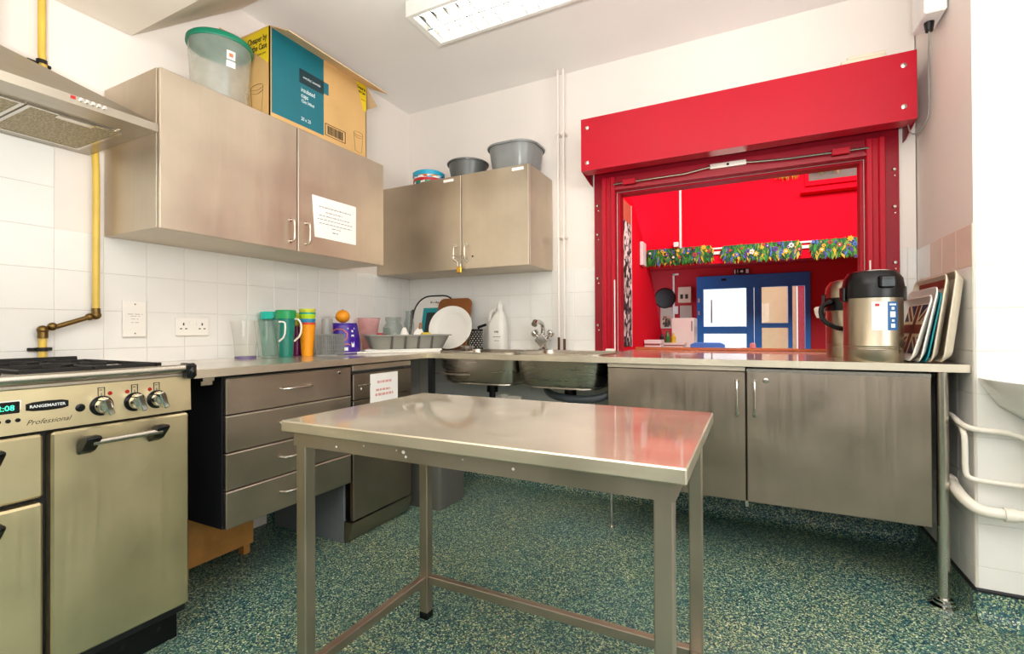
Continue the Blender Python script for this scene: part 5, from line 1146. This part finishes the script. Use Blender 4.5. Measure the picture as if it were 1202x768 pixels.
g = G(); g.lathe([(0, 0), (.20, 0), (.21, .02), (.19, .045), (.12, .05), (0, .05)], (.73, HY - .002, 1.67), 28, '-y'); solo('round_wall_fitting', g, M['black'], 'round black fitting on the deep red wall left of the blue doors', 'wall fitting')
PD = thing('towel_dispenser', 'beige paper towel dispenser on the red wall left of the blue doors', 'dispenser', (1.13, HY - .07, 1.57))
g = G(); g.box((1.0, HY - .12, 1.56), (1.25, HY - .001, 1.88), .01); part('case', g, M['beige'], PD)
for x in (1.065, 1.16):
    g = G(); g.box((x - .025, HY - .122, 1.64), (x + .03, HY - .119, 1.73)); part('dark_window', g, M['slate'], PD)
g = G(); g.box((1.02, HY - .02, 1.22), (1.25, HY - .001, 1.51), .003); solo('notice_board', g, M['corkgrey'], 'pale notice board directly below the towel dispenser', 'notice board')
PCT = thing('framed_picture', 'small portrait picture in a pale mount below the round black fitting', 'picture', (.735, HY - .01, 1.1))
g = G(); g.box((.64, HY - .02, 1.05), (.88, HY - .001, 1.48), .003); part('mount', g, M['corkgrey'], PCT); g = G(); g.box((.68, HY - .022, 1.08), (.84, HY - .0195, 1.30)); part('picture', g, M['pic'], PCT)
g = G(); g.box((.885, HY - .02, 1.2), (.92, HY - .001, 2.16)); g.box((.885, HY - .02, 2.13), (1.0, HY - .001, 2.165)); g.box((.89, HY - .035, 1.34), (.99, HY - .001, 1.5), .003); solo('conduit', g, M['frame_white'], 'white conduit with a switch box on the red recess wall', 'conduit')
g = G(); g.box((3.46, HY - .015, 1.33), (3.54, HY - .001, 1.41), .002); solo('wall_socket', g, M['frame_white'], 'small white switch on the red wall right of the blue doors', 'switch')
FG = thing('white_fridge', 'white fridge standing in the hall just left of the blue doors', 'fridge', (1.2, 6.35, 0))
g = G(); g.box((1.02, 6.2, 0.02), (1.40, 6.75, 1.235), .01); part('cabinet', g, M['spur'], FG); g = G(); g.box((1.02, 6.17, .05), (1.40, 6.197, 1.23), .006); fd = part('door', g, M['white'], FG); g = G(); g.box((1.36, 6.15, 1.0), (1.375, 6.172, 1.18), .003); part('handle', g, M['greyplastic'], fd)
g = G(); g.box((1.03, 6.25, 0), (1.39, 6.7, .02)); part('base', g, M['black'], FG)
CT = thing('white_counter', 'low white counter unit carrying bottles in front of the fridge', 'counter', (1.05, 5.9, 0))
g = G(); g.box((.86, 5.75, 0), (1.27, 6.1, .76)); part('carcass', g, M['white'], CT); g = G(); g.box((.84, 5.72, .76), (1.29, 6.12, .795), .004); part('top', g, M['whitetray'], CT)
for x, mt, h, lab in ((1.0, 'bottle_green', .21, 'green bottle on the white hall counter'), (1.10, 'bottle_yellow', .17, 'yellow bottle right of the green one on the hall counter'), (.905, 'slate', .16, 'dark bottle left of the green one on the hall counter')):
    g = G(); g.lathe([(0, 0), (.038, 0), (.04, .01), (.04, h * .6), (.018, h * .78), (.016, h), (0, h)], (x, 5.82, .7955), 16); solo('bottle', g, M[mt], lab, 'bottle')
g = G(); g.box((.80, 5.3, 0), (.84, 5.34, .7)) if 0 else None
g = G(); g.box((.76, 5.0, 0), (1.02, 5.3, .80), .006); g.box((.765, 4.97, .80), (1.025, 5.3, .86), .004); solo('white_cabinet', g, M['spur'], 'low white cabinet against the left hall wall below the banner edge', 'cabinet')
def chair(x, y, label):
    T = thing('plastic_chair', label, 'chair', (x, y, 0)); g = G()
    P = [(x - .21, y, .62), (x + .21, y, .62), (x + .20, y, .84), (x + .15, y, .865), (x - .15, y, .865), (x - .20, y, .84)]; g.prism(P, (0, .02, 0), .004); part('backrest', g, M['chairblue'], T)
    g = G(); g.box((x - .21, y - .40, .42), (x + .21, y - .01, .445), .008, 2); part('seat', g, M['chairblue'], T)
    for a in (-.19, .19):
        for b in (-.36, .0): g = G(); g.cyl((x + a, y + b, 0), (x + a, y + b, .44 if b else .64), .011, 8); part('leg', g, M['iron'], T)
chair(1.83, 3.5, 'blue plastic chair in the hall, its back seen over the hatch sill')
g = G(); g.lathe([(0, 0), (.03, 0), (.035, .02), (.03, .06), (0, .07)], (2.335, 3.4, .80), 12) ; T = thing('hall_table', 'low hall table behind the hatch holding a pink cloth', 'table', (2.5, 3.45, 0))
g2 = G(); g2.box((2.2, 3.2, .77), (2.8, 3.7, .798), .003); part('top', g2, M['wood'], T)
for x in (2.23, 2.77):
    for y in (3.23, 3.67): g2 = G(); g2.box((x - .015, y - .015, 0), (x + .015, y + .015, .77)); part('leg', g2, M['iron'], T)
solo('pink_cloth', g, M['pink'], 'crumpled pink cloth on the low hall table', 'cloth')
